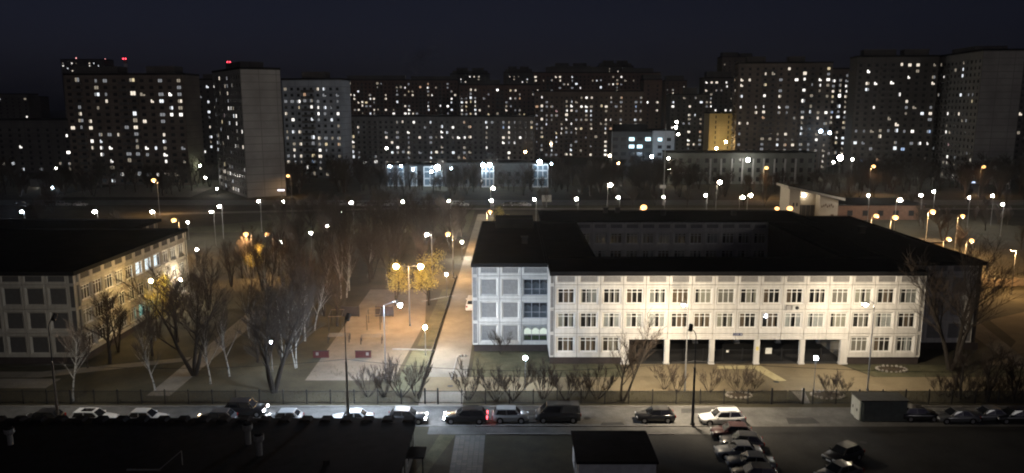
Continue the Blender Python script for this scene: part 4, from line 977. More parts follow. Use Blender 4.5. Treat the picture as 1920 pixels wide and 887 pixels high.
# ------------------------------------------------------------------ apartment blocks far behind
def wall_mat(name, c, fw=3.2, fh=2.8, seam=.55):
    """panel wall: faint seams at every storey and panel"""
    if name in MATS: return MATS[name]
    m = bpy.data.materials.new(name); m.use_nodes = True
    n = m.node_tree.nodes; l = m.node_tree.links; b = n['Principled BSDF']; b.inputs['Roughness'].default_value = .9; b.inputs['Specular IOR Level'].default_value = .2
    tc = n.new('ShaderNodeTexCoord'); sp = n.new('ShaderNodeSeparateXYZ'); l.new(tc.outputs['Object'], sp.inputs[0])
    def line(sock, period, wd):
        d = n.new('ShaderNodeMath'); d.operation = 'DIVIDE'; d.inputs[1].default_value = period; l.new(sock, d.inputs[0])
        f = n.new('ShaderNodeMath'); f.operation = 'FRACT'; l.new(d.outputs[0], f.inputs[0])
        g = n.new('ShaderNodeMath'); g.operation = 'LESS_THAN'; g.inputs[1].default_value = wd; l.new(f.outputs[0], g.inputs[0]); return g.outputs[0]
    a = line(sp.outputs['Z'], fh, .07); x = line(sp.outputs['X'], fw*2, .03)
    mxm = n.new('ShaderNodeMath'); mxm.operation = 'MAXIMUM'; l.new(a, mxm.inputs[0]); l.new(x, mxm.inputs[1])
    nz = n.new('ShaderNodeTexNoise'); nz.inputs['Scale'].default_value = .12; nz.inputs['Detail'].default_value = 5; l.new(tc.outputs['Object'], nz.inputs['Vector'])
    rp = n.new('ShaderNodeValToRGB'); rp.color_ramp.elements[0].color = (*[v*.78 for v in c], 1); rp.color_ramp.elements[1].color = (*[v*1.15 for v in c], 1); rp.color_ramp.elements[0].position = .35; rp.color_ramp.elements[1].position = .65
    l.new(nz.outputs[0], rp.inputs[0])
    mx = n.new('ShaderNodeMix'); mx.data_type = 'RGBA'; l.new(mxm.outputs[0], mx.inputs['Factor']); l.new(rp.outputs[0], mx.inputs['A']); mx.inputs['B'].default_value = (*[v*seam for v in c], 1)
    l.new(mx.outputs['Result'], b.inputs['Base Color']); MATS[name] = m; return m
GREYW, WHITEW, BROWNW, REDW, DARKW, YELW = (.17,.17,.165), (.36,.38,.41), (.16,.128,.105), (.17,.105,.082), (.105,.098,.092), (.45,.38,.22)
WALLS = dict(grey=wall_mat('tower_grey', GREYW), white=wall_mat('tower_white', WHITEW), brown=wall_mat('tower_brown', BROWNW), red=wall_mat('tower_red', REDW), dark=wall_mat('tower_dark', DARKW), yellow=wall_mat('tower_yellow', YELW, seam=.85), beige=wall_mat('tower_beige', (.30,.29,.275)))
DKWIN = mat('dark_window_glass', (.02,.022,.025), .25, 0, spec=.5)
LOGGIA = mat('loggia_panel', (.10,.095,.09), .85, .3, .5)
LITC = [('warmwhite',(1,.88,.72),1.2),('white',(1,.95,.88),1.8),('coolwhite',(.90,.95,1),1.4),('yellow',(1,.82,.50),.9),('orange',(1,.62,.38),.6),('dimwarm',(1,.86,.66),.32),('dimwhite',(.92,.95,1),.25),('blue',(.5,.68,1),.8),('bright',(1,.96,.9),3.5),('pink',(1,.62,.62),.45)]
LITW = [19,17,10,4,1.6,26,24,1.2,2,.8]
LITM = [emit('lit_window_'+n_, c, s, False) for n_, c, s in LITC]
LWM = {}
def lit_mesh(w, h, mi, half=0):
    k = (w, h, mi, half)
    if k not in LWM:
        m = MB(); m.box(-w/2-.06,w/2+.06,-.05,.0,-.06,h+.06,1); g = .07
        m.quad((-w/2,-.06,0),(-g,-.06,0),(-g,-.06,h),(-w/2,-.06,h),2 if half == 1 else 0); m.quad((g,-.06,0),(w/2,-.06,0),(w/2,-.06,h*(.55 if half == 3 else 1)),(g,-.06,h*(.55 if half == 3 else 1)),2 if half == 2 else 0)
        LWM[k] = m.mesh('lit_window', [LITM[mi], DKWIN, LITM[5 if mi in (0,3,4) else 6]])
    return LWM[k]
NLIT = 0
def tower(label, A, B, H, depth, wall='grey', floors=None, fh=2.8, bay=3.2, lit=.22, seed=1, balc=(), side=None, ww=1.3, wh=1.3, roofs=(), skip=lambda c, f: False, name='apartment_block', z_first=1.2, colbias=True, front=True, group=None, blank=False, litset=None):
    """A, B: (pixel, distance) of the two front corners at about half height; facade faces the viewer"""
    global NLIT
    r = random.Random(seed)
    ax, bx = XAT(A[0], A[1], 30), XAT(B[0], B[1], 30); L = math.hypot(bx-ax, B[1]-A[1]); rz = math.atan2(B[1]-A[1], bx-ax)
    t = thing(name, label, 'building', (ax, A[1], 0), rz, group)
    m = MB(); m.box(0,L,0,depth,0,H); mk('wall', m, WALLS[wall], t)
    m = MB(); m.box(-.15,L+.15,-.15,depth+.15,H+.003,H+.8); rf_ = mk('roof', m, ROOF, t)
    for (f0, f1, hh) in roofs: m = MB(); m.box(L*f0,L*f1,depth*.25,depth*.75,H+.8,H+.8+hh); mk('lift_housing', m, WALLS['dark'], t)
    nf = floors or int((H-1)/fh)
    faces = []
    if front and not blank: faces.append((0.0, 0.0, 0.0, L, lit))
    if side: faces.append((side[0],)) if False else None
    def face(ox, oy, ang, LL, dens, bal, tagn):
        global NLIT
        nc = max(1, int(LL/bay)); stp = LL/nc; cb = [r.uniform(.35, 1.75) if colbias else 1 for _ in range(nc)]
        fb = [r.uniform(.55, 1.5) for _ in range(nf)]
        dk = MB(); bk = MB(); u = (cos(ang), sin(ang)); nn = (sin(ang), -cos(ang))
        for c in range(nc):
            sx = (c+.5)*stp
            if c in bal:
                for f in range(nf):
                    z = z_first-.9+f*fh; p = [(-stp*.48,0),(stp*.48,0),(stp*.48,1.1),(-stp*.48,1.1)]
                    pts = [(ox+u[0]*(sx+a)+nn[0]*b, oy+u[1]*(sx+a)+nn[1]*b) for a, b in p]
                    i = len(bk.v); bk.v += [(x,y,z) for x,y in pts]+[(x,y,z+1.15) for x,y in pts]
                    for q in ((0,3,2,1),(4,5,6,7),(0,1,5,4),(1,2,6,5),(2,3,7,6),(3,0,4,7)): bk.f.append(tuple(i+k for k in q)); bk.m.append(0)
            for f in range(nf):
                if skip(c, f): continue
                z = z_first+f*fh; px_, py_ = ox+u[0]*sx, oy+u[1]*sx
                if (litset is not None and tagn == 'front' and (c, f) in litset) or (litset is None or tagn != 'front') and r.random() < dens*1.12*cb[c]*fb[f]:
                    mi = r.choices(range(10), LITW)[0]; wv = ww*r.choice((1,1,.85,.7,.5,1.25)); hv = wh*(1.25 if c in bal and r.random() < .4 else 1)
                    off = 0 if c not in bal else .25
                    o = inst('window', lit_mesh(wv, hv, mi, r.choice((0,0,0,1,2,3))), t, (px_+nn[0]*off, py_+nn[1]*off, z+(.3 if c in bal else 0)), ang); NLIT += 1
                else:
                    a0, a1 = (px_-u[0]*ww/2, py_-u[1]*ww/2), (px_+u[0]*ww/2, py_+u[1]*ww/2); e = .05
                    P4 = [(a0[0],a0[1]),(a1[0],a1[1]),(a1[0]+nn[0]*e,a1[1]+nn[1]*e),(a0[0]+nn[0]*e,a0[1]+nn[1]*e)]
                    i = len(dk.v); dk.v += [(x,y,z) for x,y in P4]+[(x,y,z+wh) for x,y in P4]
                    for q in ((3,2,6,7),(0,3,7,4),(2,1,5,6),(4,7,6,5)): dk.f.append(tuple(i+k for k in q)); dk.m.append(0)
        if dk.v: o = mk('dark_windows', dk, DKWIN, t); o['kind'] = 'stuff'
        if bk.v: o = mk('balconies', bk, LOGGIA, t); o['kind'] = 'stuff'
    if front and not blank: face(0, 0, 0, L, lit, set(balc), 'front')
    if side == 'left': face(0, depth, -pi/2, depth, lit*.7, {1, 3}, 'side')
    if side == 'right': face(L, 0, pi/2, depth, lit*.5, set(), 'side')
    return t
def HT(py, Y): return ZAT(py, Y)
# left group
tower('seventeen-storey grey slab with scattered lit windows, widest on the left', (126,330), (348,326), HT(141,328), 14, 'brown', bay=4.0, lit=.32, seed=3, balc=(1,6,7,14), roofs=((.08,.42,3),(.66,.9,3)), ww=1.7)
tower('distant high-rise with bright top floors and red roof lights on the left', (122,900), (204,900), HT(112,900), 20, 'dark', bay=5, lit=.30, seed=4, skip=lambda c, f: f < 22)
tower('dim nine-storey block low at the left picture edge', (-30,388), (130,388), HT(226,388), 13, 'dark', bay=4.5, lit=.13, seed=5)
tower('far dim tower at the left picture edge', (-40,620), (55,620), HT(177,620), 14, 'dark', bay=5, lit=.08, seed=6)
tower('far tower with small dotted windows at the far left', (34,700), (76,700), HT(182,700), 14, 'dark', bay=4, lit=.22, seed=7)
tower('dim block with a few lit windows squeezed between the slab and the blank wall', (372,440), (412,440), HT(150,440), 14, 'dark', bay=4, lit=.22, seed=8, roofs=((.2,.7,2.5),))
# rotated slab with the blank end wall
tw = tower('tall slab turned its blank pale end wall towards the viewer', (455,282), (529,290), HT(130,284), 42, 'beige', seed=9, blank=True, side='left', lit=.30, bay=3.4, ww=1.0, roofs=((.2,.8,2.5),))
tower('white panel tower with dark balcony stacks', (531,362), (640,358), HT(150,360), 13, 'white', bay=3.0, lit=.36, seed=10, balc=(3,4,9), roofs=((.3,.7,3),))
# centre
tower('long reddish apartment block behind the low grey slab', (640,600), (858,600), HT(151,600), 14, 'red', bay=2.9, lit=.26, seed=11, balc=(1,2,5,9,10,14,15,20,21,25), roofs=((.05,.55,3),(.6,1,2.5)))
tower('nine-storey grey slab with tightly spaced lit windows', (645,434), (1002,430), HT(219,432), 12, 'grey', bay=3.1, lit=.30, seed=12, balc=(0,1,4,5,10,16,17,22,27))
tower('long brown block with rows of bright windows, centre', (862,560), (1012,560), HT(160,560), 14, 'red', bay=3.1, lit=.30, seed=13, balc=(2,3,8,9), roofs=((.1,.5,3),))
tower('wide dark brown block with lit rows left of the gap', (1002,500), (1206,500), HT(172,500), 14, 'brown', bay=3.1, lit=.32, seed=14, balc=(1,6,7,12,13))
tower('taller brown block with stepped roof behind the wide one', (1000,610), (1236,610), HT(137,610), 14, 'red', bay=3.1, lit=.30, seed=15, balc=(3,4,10,16,20), roofs=((.1,.6,4),(.7,.95,3)))
tower('brown end tower with one lit stair column', (1206,545), (1240,545), HT(150,545), 16, 'red', bay=5, lit=.16, seed=16, roofs=((0,1,3),))
for k, (a, b, ty, sd_, lb_) in enumerate(((845,918,130,17,'first'),(944,1000,127,18,'second'),(1028,1112,121,19,'third'),(1120,1186,116,20,'fourth'))):
    tower('far high-rise with domed roof on the skyline, %s from the left' % lb_, (a,850), (b,850), HT(ty+9,850), 18, 'dark', bay=4.5, lit=.34, seed=sd_, skip=lambda c, f: f < 20, roofs=((.05,.95,3),(.15,.45,6),(.55,.85,6)))
tower('slim far tower right of the gap with dotted windows', (1245,700), (1286,700), HT(152,700), 16, 'red', bay=4, lit=.22, seed=21, roofs=((.1,.9,4),))
tower('dark block with dense lit windows behind the yellow gable', (1256,520), (1330,520), HT(178,520), 14, 'dark', bay=3.4, lit=.30, seed=22, roofs=((.4,.7,4),))
tower('stepped tower left of the long right-hand slab', (1318,560), (1384,560), HT(147,560), 14, 'dark', bay=3.6, lit=.22, seed=23, roofs=((.1,.8,4),))
tower('highest dark tower standing alone on the skyline', (1350,760), (1408,760), HT(107,760), 18, 'brown', bay=4.5, lit=.10, seed=24, roofs=((.05,.55,4),(.6,1,3)))
yb = tower('yellow floodlit gable wall with two rows of slit windows', (1331,428), (1379,428), HT(213,428), 12, 'yellow', bay=6.5, lit=.0, seed=25, ww=.7, wh=1.6)
tower('long twenty-storey slab with many lit windows, right of centre', (1381,410), (1556,404), HT(119,407), 13, 'brown', bay=3.7, lit=.30, seed=26, balc=(3,4,8,9), side='left', roofs=((.1,.3,3),(.55,.72,3)))
tower('recessed section of the right slab with a lit stair column', (1553,425), (1602,425), HT(130,425), 13, 'brown', bay=3.4, lit=.34, seed=27, balc=(1,))
tower('tall slab with blocks of lit windows between dark balcony stacks', (1600,372), (1752,366), HT(107,369), 13, 'dark', bay=3.3, lit=.36, seed=28, balc=(3,4,5,10,11), roofs=((.1,.5,3),(.6,.9,3)))
tower('slab with a pale blank end wall standing tallest on the right', (1832,332), (1909,330), HT(95,331), 46, 'beige', bay=3.6, blank=True, side='left', lit=.16, seed=29, roofs=((.1,.9,2),))
tower('apartment slab cut by the right picture edge', (1905,350), (1990,350), HT(120,350), 13, 'dark', bay=4, lit=.18, seed=30, balc=(1,3))
# red aviation lights and chimneys
def red_mast(px, py, Y, label, hb):
    x = XAT(px, Y, 60); zt = ZAT(py, Y); t = thing('chimney', label, 'chimney', (x, Y, 0))
    m = MB(); m.tube((0,0,0),(0,0,zt),2.6,1.7,12,0,True); mk('stack', m, mat('chimney_concrete', (.2,.17,.16), .9), t)
    m = MB(); m.tube((0,0,zt-9),(0,0,zt-5),2.05,2.0,12); mk('painted_band', m, mat('band_white', (.5,.5,.5), .9), t)
    for s in (-1.4, 1.4): m = MB(); m.ball((s,-1.6,zt+.4), .75, 8, 5); mk('beacon', m, emit('red_beacon', (1,.05,.08), 8, False), t)
red_mast(238, 111, 900, 'distant chimney with red beacons behind the left slab', 0)
red_mast(432, 117, 900, 'distant chimney with red beacons behind the blank end wall', 0)
m = MB()
bt = thing('roof_beacons', 'red roof beacons on the distant left high-rise', 'beacon', (0,0,0))
for px, py in ((125,112),(143,109),(197,111)): m = MB(); x = XAT(px, 905, 85); z = ZAT(py, 905); m.tube((x,905,z-6),(x,905,z),.15,.1,5); m.ball((x,905,z), .6, 8, 5, 1); mk('beacon', m, [GREYM, emit('pink_beacon', (1,.4,.4), 3, False)], bt)

# ------------------------------------------------------------------ low public buildings in the middle distance
def low_block(name, label, px0, px1, Y, ztop, depth, wallm, rows, bay, litset=(), wx=1.5, wz=1.7, z0=1.2, fh=3.3, cat='building', litc=((1,.95,.85),1.6)):
    x0, x1 = XAT(px0, Y, 6), XAT(px1, Y, 6); L = x1-x0; t = thing(name, label, cat, (x0, Y, 0))
    m = MB(); m.box(0,L,0,depth,0,ztop); mk('wall', m, wallm, t); m = MB(); m.box(-.3,L+.3,-.3,depth+.3,ztop+.003,ztop+.45); mk('roof', m, ROOF, t)
    n = int(L/bay)
    for c in range(n):
        for f in range(rows):
            x = (c+.5)*L/n; z = z0+f*fh
            if (c, f) in litset:
                o = inst('window', MB().box(-wx/2,wx/2,-.06,0,0,wz).mesh('window', emit('public_window_%s' % label[:14], litc[0], litc[1], False)), t, (x, 0, z)); continue
            key = ('low', wx, wz)
            if key not in LWM: LWM[key] = MB().box(-wx/2,wx/2,-.06,0,0,wz).mesh('window', DKWIN)
            inst('window', LWM[key], t, (x, 0, z))
    return t, L
CONCL = mat('low_block_concrete', (.11,.11,.108), .9, .15, .5); CONCW = mat('low_block_white', (.55,.56,.56), .9, .1, .6)
k2, L2 = low_block('kindergarten_building', 'two-storey kindergarten with white projecting stair bays under floodlights', 832, 1028, 322, 9.8, 12, CONCL, 2, 3.4, {(11,1),(11,0),(4,0),(13,0),(5,0)})
def stair_bay(px0, px1, Y, z0, z1, parent, ox):
    x0, x1 = XAT(px0, Y, 6)-ox[0], XAT(px1, Y, 6)-ox[0]; y = Y-ox[1]; t = MB(); W = x1-x0; H = z1-z0
    t.box(x0,x1,y+.3,y+3,z0,z1-.2); o = mk('stair_bay', t, mat('bay_glass', (.10,.14,.17), .3), parent)
    f = MB(); nb = 4
    for k in range(4): xx = x0+(W-.4)*k/3; f.box(xx,xx+.4,y,y+.4,z0,z1)
    for z in (z0, z0+H*.36, z0+H*.7, z1-.5): f.box(x0+.002,x1-.002,y-.03,y+.35,z,z+.5)
    mk('bay_frame', f, CONCW, o)
for a, b, z0_, z1_ in ((903,926,0,9.2),(998,1028,0,9.6)): stair_bay(a, b, 319.2, z0_, z1_, k2, (k2.location[0], k2.location[1]))
k1, L1 = low_block('kindergarten_building', 'smaller kindergarten wing flooded with bluish white light at the left', 722, 832, 326, 8.6, 12, CONCL, 2, 3.6)
for a, b in ((726,757),(768,781),(794,829)): stair_bay(a, b, 323.4, 0, 8.4, k1, (k1.location[0], k1.location[1]))
def flood(px, py, Y, label, c, pw, r=.4):
    x = XAT(px, Y, 9); z = ZAT(py, Y); t = thing('floodlight', label, 'floodlight', (x, Y, 0))
    inst('pole', pole_mesh(max(1,z-r*.5), .09, .07, GREYM), t); inst('lens', globe_mesh(c, lum(pw, r), r), t, (0, 0, z)); m = MB(); m.box(-.4,.4,-.1,.5,.3,.5); mk('lamp_head', m, mat('lamp_housing', (.2,.2,.2)), t, (0,0,z))
BLUEW = (.62,.8,1)
for px, py, Y, pw, r, lb_ in ((820,314,316,420,1.1,'dazzling white floodlight over the kindergarten, the biggest one'),(809,322,316,90,.6,'white floodlight just left of the biggest one'),(906,310,316,200,.8,'white floodlight over the middle stair bay, left of two'),(918,309,316,200,.8,'white floodlight over the middle stair bay, right of two'),(1012,304,315,260,.9,'white floodlight over the right stair bay'),(731,312,319,90,.5,'bluish floodlight at the left kindergarten wing'),(752,311,319,90,.5,'second bluish floodlight at the left kindergarten wing'),(774,318,319,70,.45,'third bluish floodlight at the left kindergarten wing'),(846,316,317,40,.45,'small white floodlight right of the biggest one'),(1034,307,318,30,.42,'small white lamp right of the kindergarten'),(1575,296,345,520,1.15,'dazzling white floodlight among the dark right-hand trees'),(1563,304,345,60,.5,'small white lamp left of the right-hand floodlight'),(1598,299,345,45,.5,'small white lamp right of the right-hand floodlight'),(1402,300,326,120,.9,'white floodlight before the long low building'),(1253,297,326,60,.5,'small white lamp on the corner of the long low building'),(1256,318,324,160,.5,'warm lamp on the corner pole of the long low building'),(1222,294,362,320,.6,'bluish lamp before the clinic'),(1143,292,345,60,.55,'warm lamp left of the clinic'),(1160,306,340,50,.42,'orange lamp lighting a small tree left of the clinic'),(375,311,330,110,.5,'greenish white lamp in the trees before the left slab'),(384,333,310,50,.4,'white lamp lighting the yard left of the blank wall tower'),(405,354,290,40,.35,'small white lamp in the yard below the blank wall tower'),(70,343,320,40,.45,'white lamp in front of the billboard'),(95,352,310,60,.5,'bluish white lamp right of the billboard'),(104,316,330,30,.45,'small white lamp above the billboard'),(1267,229,470,100,.8,'upper white lamp beside the dark block behind the clinic'),(1266,239,470,110,.9,'lower white lamp beside the dark block behind the clinic'),(1271,252,470,60,.7,'lowest white lamp beside the dark block behind the clinic'),(1360,266,413,420,.6,'golden lamp at the foot of the yellow gable'),(1343,278,413,420,.5,'lower golden lamp at the foot of the yellow gable'),(725,278,400,60,.6,'white lamp before the grey nine-storey slab'),(985,285,405,70,.6,'orange lamp at the right end of the grey nine-storey slab'),(1033,270,440,30,.6,'orange lamp in the gap right of the grey slab'),(1536,246,395,60,.9,'bluish lamp before the recessed slab section'),(1553,249,395,60,.8,'second bluish lamp before the recessed slab section')):
    c = (1,.72,.32) if 'golden' in lb_ else BLUEW if ('bluish' in lb_ or 'kinder' in lb_) else (SOD if ('amber' in lb_ or 'orange' in lb_) else (WARM if 'warm' in lb_ else ((.8,1,.72) if 'greenish' in lb_ else WHT)))
    if 'stair bay' in lb_ or 'biggest' in lb_: c = (.72,.87,1)
    flood(px, py, Y, lb_, c, pw, r)
# clinic
k3 = thing('clinic_building', 'white five-storey clinic lit from below with bright upper windows', 'building', (XAT(1146,380,12), 380, 0))
Lc = XAT(1222,380,12)-XAT(1146,380,12); Lr = XAT(1262,376,12)-XAT(1222,376,12); hz = HT(245,380)
m = MB(); m.box(0,Lc,0,14,0,hz-.6); mk('wall', m, CONCL, k3); m = MB(); m.box(Lc+.02,Lc+Lr,-3,14,0,hz); mk('stair_tower', m, CONCW, k3)
m = MB(); m.box(-.2,Lc,-.2,14,hz-.597,hz-.1); m.box(Lc-.2,Lc+Lr+.2,-3.2,14,hz+.003,hz+.5); m.box(2,Lc-2,3,11,hz-.1,hz+3); mk('roof', m, ROOF, k3)
for f in range(5):
    for c in range(5):
        x = 2+c*(Lc-4)/4; z = 2+f*3.6; on = (f == 3 and c in (2,3)) or (f == 4 and c in (2,4)) or (f == 3 and c == 4 and False)
        mi = emit('clinic_lit', (.62,.9,1), 2.2, False) if on else DKWIN; inst('window', MB().box(-1.3,1.3,-.06,0,0,1.7).mesh('window', mi), k3, (x, 0, z))
    for c in range(2): on = f == 4 and c == 0; inst('window', MB().box(-1,1,-.06,0,0,1.6).mesh('window', emit('clinic_lit', (.62,.9,1), 2.2, False) if on else DKWIN), k3, (Lc+Lr*(.32+.42*c), -3, 2+f*3.6))
# long low building with lit corner
k4, L4 = low_block('long_low_building', 'long pale three-storey building with a green-white lit corner', 1252, 1526, 332, HT(287,332), 13, mat('k4_plaster', (.17,.185,.17), .9, .2, .3), 3, 3.6, wz=1.9, fh=4.0)
m = MB(); m.box(.2,14,-1.2,0,4.6,5.2); mk('canopy', m, CONCW, k4)
for k in range(9): m = MB(); m.box(18+k*4.6,18.6+k*4.6,-.5,0,.2,11); mk('pilaster', m, CONCW, k4)
# pavilion with mono-pitch roof
pv = thing('pavilion_building', 'white pavilion with sweeping mono-pitch roof and recessed glass entrance', 'building', (0,0,0))
YP = 224; xa, xb_, xc = XAT(1480,YP,6), XAT(1572,YP,6), XAT(1640,YP+22,6); za, zb_ = ZAT(347,YP), ZAT(370,YP); CREAM = mat('pavilion_plaster', (.36,.33,.28), .9, .1, .4)
def wedge(mb, x0, x1, y0, y1, z0a, z0b, zta, ztb):
    p = [(x0,y0,z0a),(x1,y0,z0b),(x1,y1,z0b),(x0,y1,z0a),(x0,y0,zta),(x1,y0,ztb),(x1,y1,ztb),(x0,y1,zta)]; i = len(mb.v); mb.v += p
    for f in ((0,3,2,1),(4,5,6,7),(0,1,5,4),(1,2,6,5),(2,3,7,6),(3,0,4,7)): mb.f.append(tuple(i+k for k in f)); mb.m.append(0)
q = lambda t_: xa+(xb_-xa)*t_; zq = lambda t_: za+(zb_-za)*t_
m = MB(); wedge(m, q(0), q(.22), YP, YP+8, 0, 0, zq(0)-.9, zq(.22)-.9); wedge(m, q(.62), q(1), YP, YP+8, 0, 0, zq(.62)-.9, zq(1)-.9); wedge(m, q(.22), q(.62), YP+3, YP+8, 0, 0, zq(.22)-.95, zq(.62)-.95); mk('wall', m, CREAM, pv)
m = MB(); wedge(m, xa-1, xb_+1.5, YP-1.2, YP+9, za-.9, zb_-.9, za-.15, zb_-.15); mk('roof', m, mat('pavilion_fascia', (.30,.28,.25), .8), pv)
m = MB(); wedge(m, xa-1, xb_+1.5, YP-1.1, YP+9, za-.147, zb_-.147, za-.05, zb_-.05); mk('roof_covering', m, ROOF, pv)
for k in range(4): m = MB(); m.box(q(.25+.09*k),q(.25+.09*k)+1.2,YP+2.9,YP+3,.4,4.6); mk('glass_panel', m, DKWIN, pv)
m = MB(); m.box(q(.86),q(.86)+.9,YP-.05,YP,0,2.2); mk('door', m, mat('brown_door', (.06,.03,.02), .6), pv)
for k in range(2): m = MB(); m.box(q(.07+.07*k),q(.07+.07*k)+.5,YP-.05,YP,4.6,5.6); mk('window', m, DKWIN, pv)
m = MB(); [m.box(q(.66)+k*.55,q(.66)+k*.55+.3,YP-.08,YP-.02,4.2+(k%3)*.25,4.8+(k%3)*.3) for k in range(7)]; mk('wall_relief', m, mat('brown_relief', (.1,.06,.04), .8), pv)
m = MB(); m.ball((q(.36),YP+2.2,ZAT(368,YP)), .32, 10, 6); mk('entrance_lamp', m, lamp_mat(WARM, lum(30,.32)), pv)
an = thing('brick_annex', 'low dark brick annex with flat roof right of the pavilion', 'building', (xb_+1.6, YP+4, 0))
m = MB(); m.box(0,26,0,16,0,4.3); mk('wall', m, mat('annex_brick', (.14,.08,.055), .9, .2, 1), an); m = MB(); m.box(-.3,26.3,-.3,16.3,4.303,4.7); mk('roof', m, ROOF, an)
for k in range(5): m = MB(); m.box(3+k*4.6,4.6+k*4.6,-.05,0,1.2,2.8); mk('window', m, DKWIN, an)
ki = thing('low_kiosk', 'low lit hut with pale door beside the tall sodium lamp', 'hut', (XAT(1695,172,2), 172, 0))
m = MB(); m.box(0,9,0,5,0,3.0); mk('wall', m, mat('kiosk_plaster', (.38,.30,.22), .9), ki); m = MB(); m.box(-.4,9.4,-.4,5.4,3.003,3.3); mk('roof', m, ROOF, ki); m = MB(); m.box(6.8,7.9,-.05,0,.1,2.2); mk('door', m, mat('dark_door', (.05,.03,.025), .6), ki); m = MB(); m.box(2,4,-.05,0,1,2.1); mk('window', m, DKWIN, ki)
rh = thing('red_hut', 'small red brick hut beside the pavilion', 'hut', (XAT(1440,212,2), 212, 0)); m = MB(); m.box(0,5,0,4,0,2.8); mk('wall', m, mat('hut_brick', (.2,.06,.04), .9), rh); m = MB(); m.box(-.2,5.2,-.2,4.2,2.803,3.0); mk('roof', m, ROOF, rh)
# low wall beyond the right wing
lwl = thing('low_wall', 'long low pale wall behind the right wing with lamps along it', 'wall', (72, 141, 0), R(4)); m = MB(); m.box(0,60,0,.3,0,1.4); mk('panel', m, mat('garden_wall', (.35,.28,.2), .9), lwl)
for k in range(11): m = MB(); m.box(k*6-.2,k*6+.2,-.1,.4,0,1.7); mk('pillar', m, mat('garden_wall', (.35,.28,.2)), lwl)
# billboards and signs
def board(px, py, Y, W, H, label, c=(.32,.32,.30)):
    x = XAT(px, Y, 6); z = ZAT(py, Y); t = thing('billboard', label, 'billboard', (x, Y, 0)); m = MB(); m.box(-W/2,W/2,0,.25,z-H/2,z+H/2); mk('panel', m, mat('board_%d' % px, c, .7), t)
    f = MB(); f.box(-W/2-.12,W/2+.12,.05,.2,z+H/2,z+H/2+.12); f.box(-W/2-.12,W/2+.12,.05,.2,z-H/2-.12,z-H/2); mk('frame', f, BLACKM, t); m = MB(); m.tube((0,.4,0),(0,.4,z-H/2-.12),.14,.12,8); mk('post', m, GREYM, t)
board(72, 343, 290, 6.6, 3.0, 'dim billboard on a tall post at the far left', (.16,.16,.16))
board(1025, 372, 256, 3.2, 2.2, 'pale square board beside the boulevard')
board(1243, 350, 262, 2.0, 1.1, 'white sign plate on the tall sign pole', (.6,.6,.58))
bxx = thing('glowing_shop_sign', 'small white glowing sign at the foot of the blank wall tower', 'sign', (XAT(526,280,6), 280, 0)); m = MB(); m.box(-1.2,1.2,0,.3,0,.5); mk('panel', m, emit('sign_white', (.95,.9,1), 3.0), bxx, (0,0,ZAT(358,280))); m = MB(); m.tube((0,.4,0),(0,.4,ZAT(358,280)),.1,.1,6); mk('post', m, GREYM, bxx)
bxx = thing('glowing_shop_sign', 'small blue glowing sign at the foot of the right-hand slab', 'sign', (XAT(1826,320,6), 320, 0)); m = MB(); m.box(-1.0,1.0,0,.3,0,.45); mk('panel', m, emit('sign_blue', (.6,.7,1), 2.5, False), bxx, (0,0,ZAT(343,320))); m = MB(); m.tube((0,.4,0),(0,.4,ZAT(343,320)),.1,.1,6); mk('post', m, GREYM, bxx)
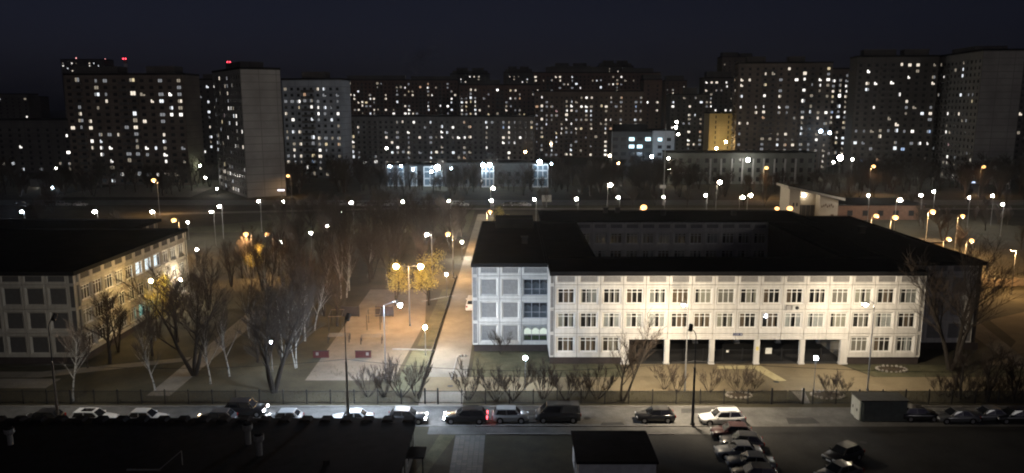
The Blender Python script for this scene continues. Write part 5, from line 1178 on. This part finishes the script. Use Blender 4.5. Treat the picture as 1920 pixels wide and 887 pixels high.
# tall flag mast and pole by the clinic
for px, py0, Y, lb_ in ((1147, 245, 345, 'tall pale flagpole before the clinic'), (1246, 232, 262, 'very tall thin sign pole beside the long low building')):
    x = XAT(px, Y, 12); zt = ZAT(py0, Y); t = mk('tall_pole', MB().tube((0,0,0),(0,0,zt),.16,.1,8,0,True), mat('pale_pole', (.45,.45,.43), .6), None, (x, Y, 0)); tag(t, lb_, 'pole')
for px, ph, Y in ((1853,500,140),(1878,470,120),(1905,480,125),(1862,395,190)):
    pass
print('LIT WINDOWS', NLIT, 'OBJECTS', len(bpy.data.objects), 'TRIS', sum(len(m.polygons) for m in bpy.data.meshes))
sm = bpy.data.materials.new('steam'); sm.use_nodes = True; n = sm.node_tree.nodes; l = sm.node_tree.links; n.clear()
o_ = n.new('ShaderNodeOutputMaterial'); v = n.new('ShaderNodeVolumePrincipled'); tc = n.new('ShaderNodeTexCoord'); nz = n.new('ShaderNodeTexNoise'); nz.inputs['Scale'].default_value = 2.2; nz.inputs['Detail'].default_value = 4
rg = n.new('ShaderNodeMapRange'); rg.inputs[1].default_value = .5; rg.inputs[2].default_value = .72; rg.inputs[3].default_value = 0; rg.inputs[4].default_value = .25
gr = n.new('ShaderNodeVectorMath'); gr.operation = 'LENGTH'; fl = n.new('ShaderNodeMapRange'); fl.inputs[1].default_value = 1; fl.inputs[2].default_value = .2; fl.inputs[3].default_value = 0; fl.inputs[4].default_value = 1
mm = n.new('ShaderNodeMath'); mm.operation = 'MULTIPLY'
l.new(tc.outputs['Object'], nz.inputs['Vector']); l.new(nz.outputs[0], rg.inputs[0]); l.new(tc.outputs['Object'], gr.inputs[0]); l.new(gr.outputs['Value'], fl.inputs[0]); l.new(rg.outputs[0], mm.inputs[0]); l.new(fl.outputs[0], mm.inputs[1]); l.new(mm.outputs[0], v.inputs['Density']); l.new(v.outputs[0], o_.inputs['Volume'])
spm = MB(); spm.ball((0,0,0), 1.0, 14, 9); smo = mk('smoke', spm, sm, None, (XAT(783,640,86), 640, ZAT(113,640))); smo.scale = (20, 7, 11); smo.rotation_euler = (0, R(-28), 0); smo['kind'] = 'stuff'
# ------------------------------------------------------------------ night air: one even, thin haze round everything
def haze_box(density):
    m = bpy.data.materials.new('night_air'); m.use_nodes = True; n = m.node_tree.nodes; l = m.node_tree.links; n.clear()
    o = n.new('ShaderNodeOutputMaterial'); v = n.new('ShaderNodeVolumePrincipled'); v.inputs['Color'].default_value = (.92,.95,1,1); v.inputs['Density'].default_value = density; v.inputs['Anisotropy'].default_value = .88
    l.new(v.outputs[0], o.inputs['Volume'])
    b = MB(); b.box(-2650, 2650, -650, 4650, -1, 112); h = mk('haze', b, m); h['kind'] = 'stuff'; return h
haze_box(.00012)
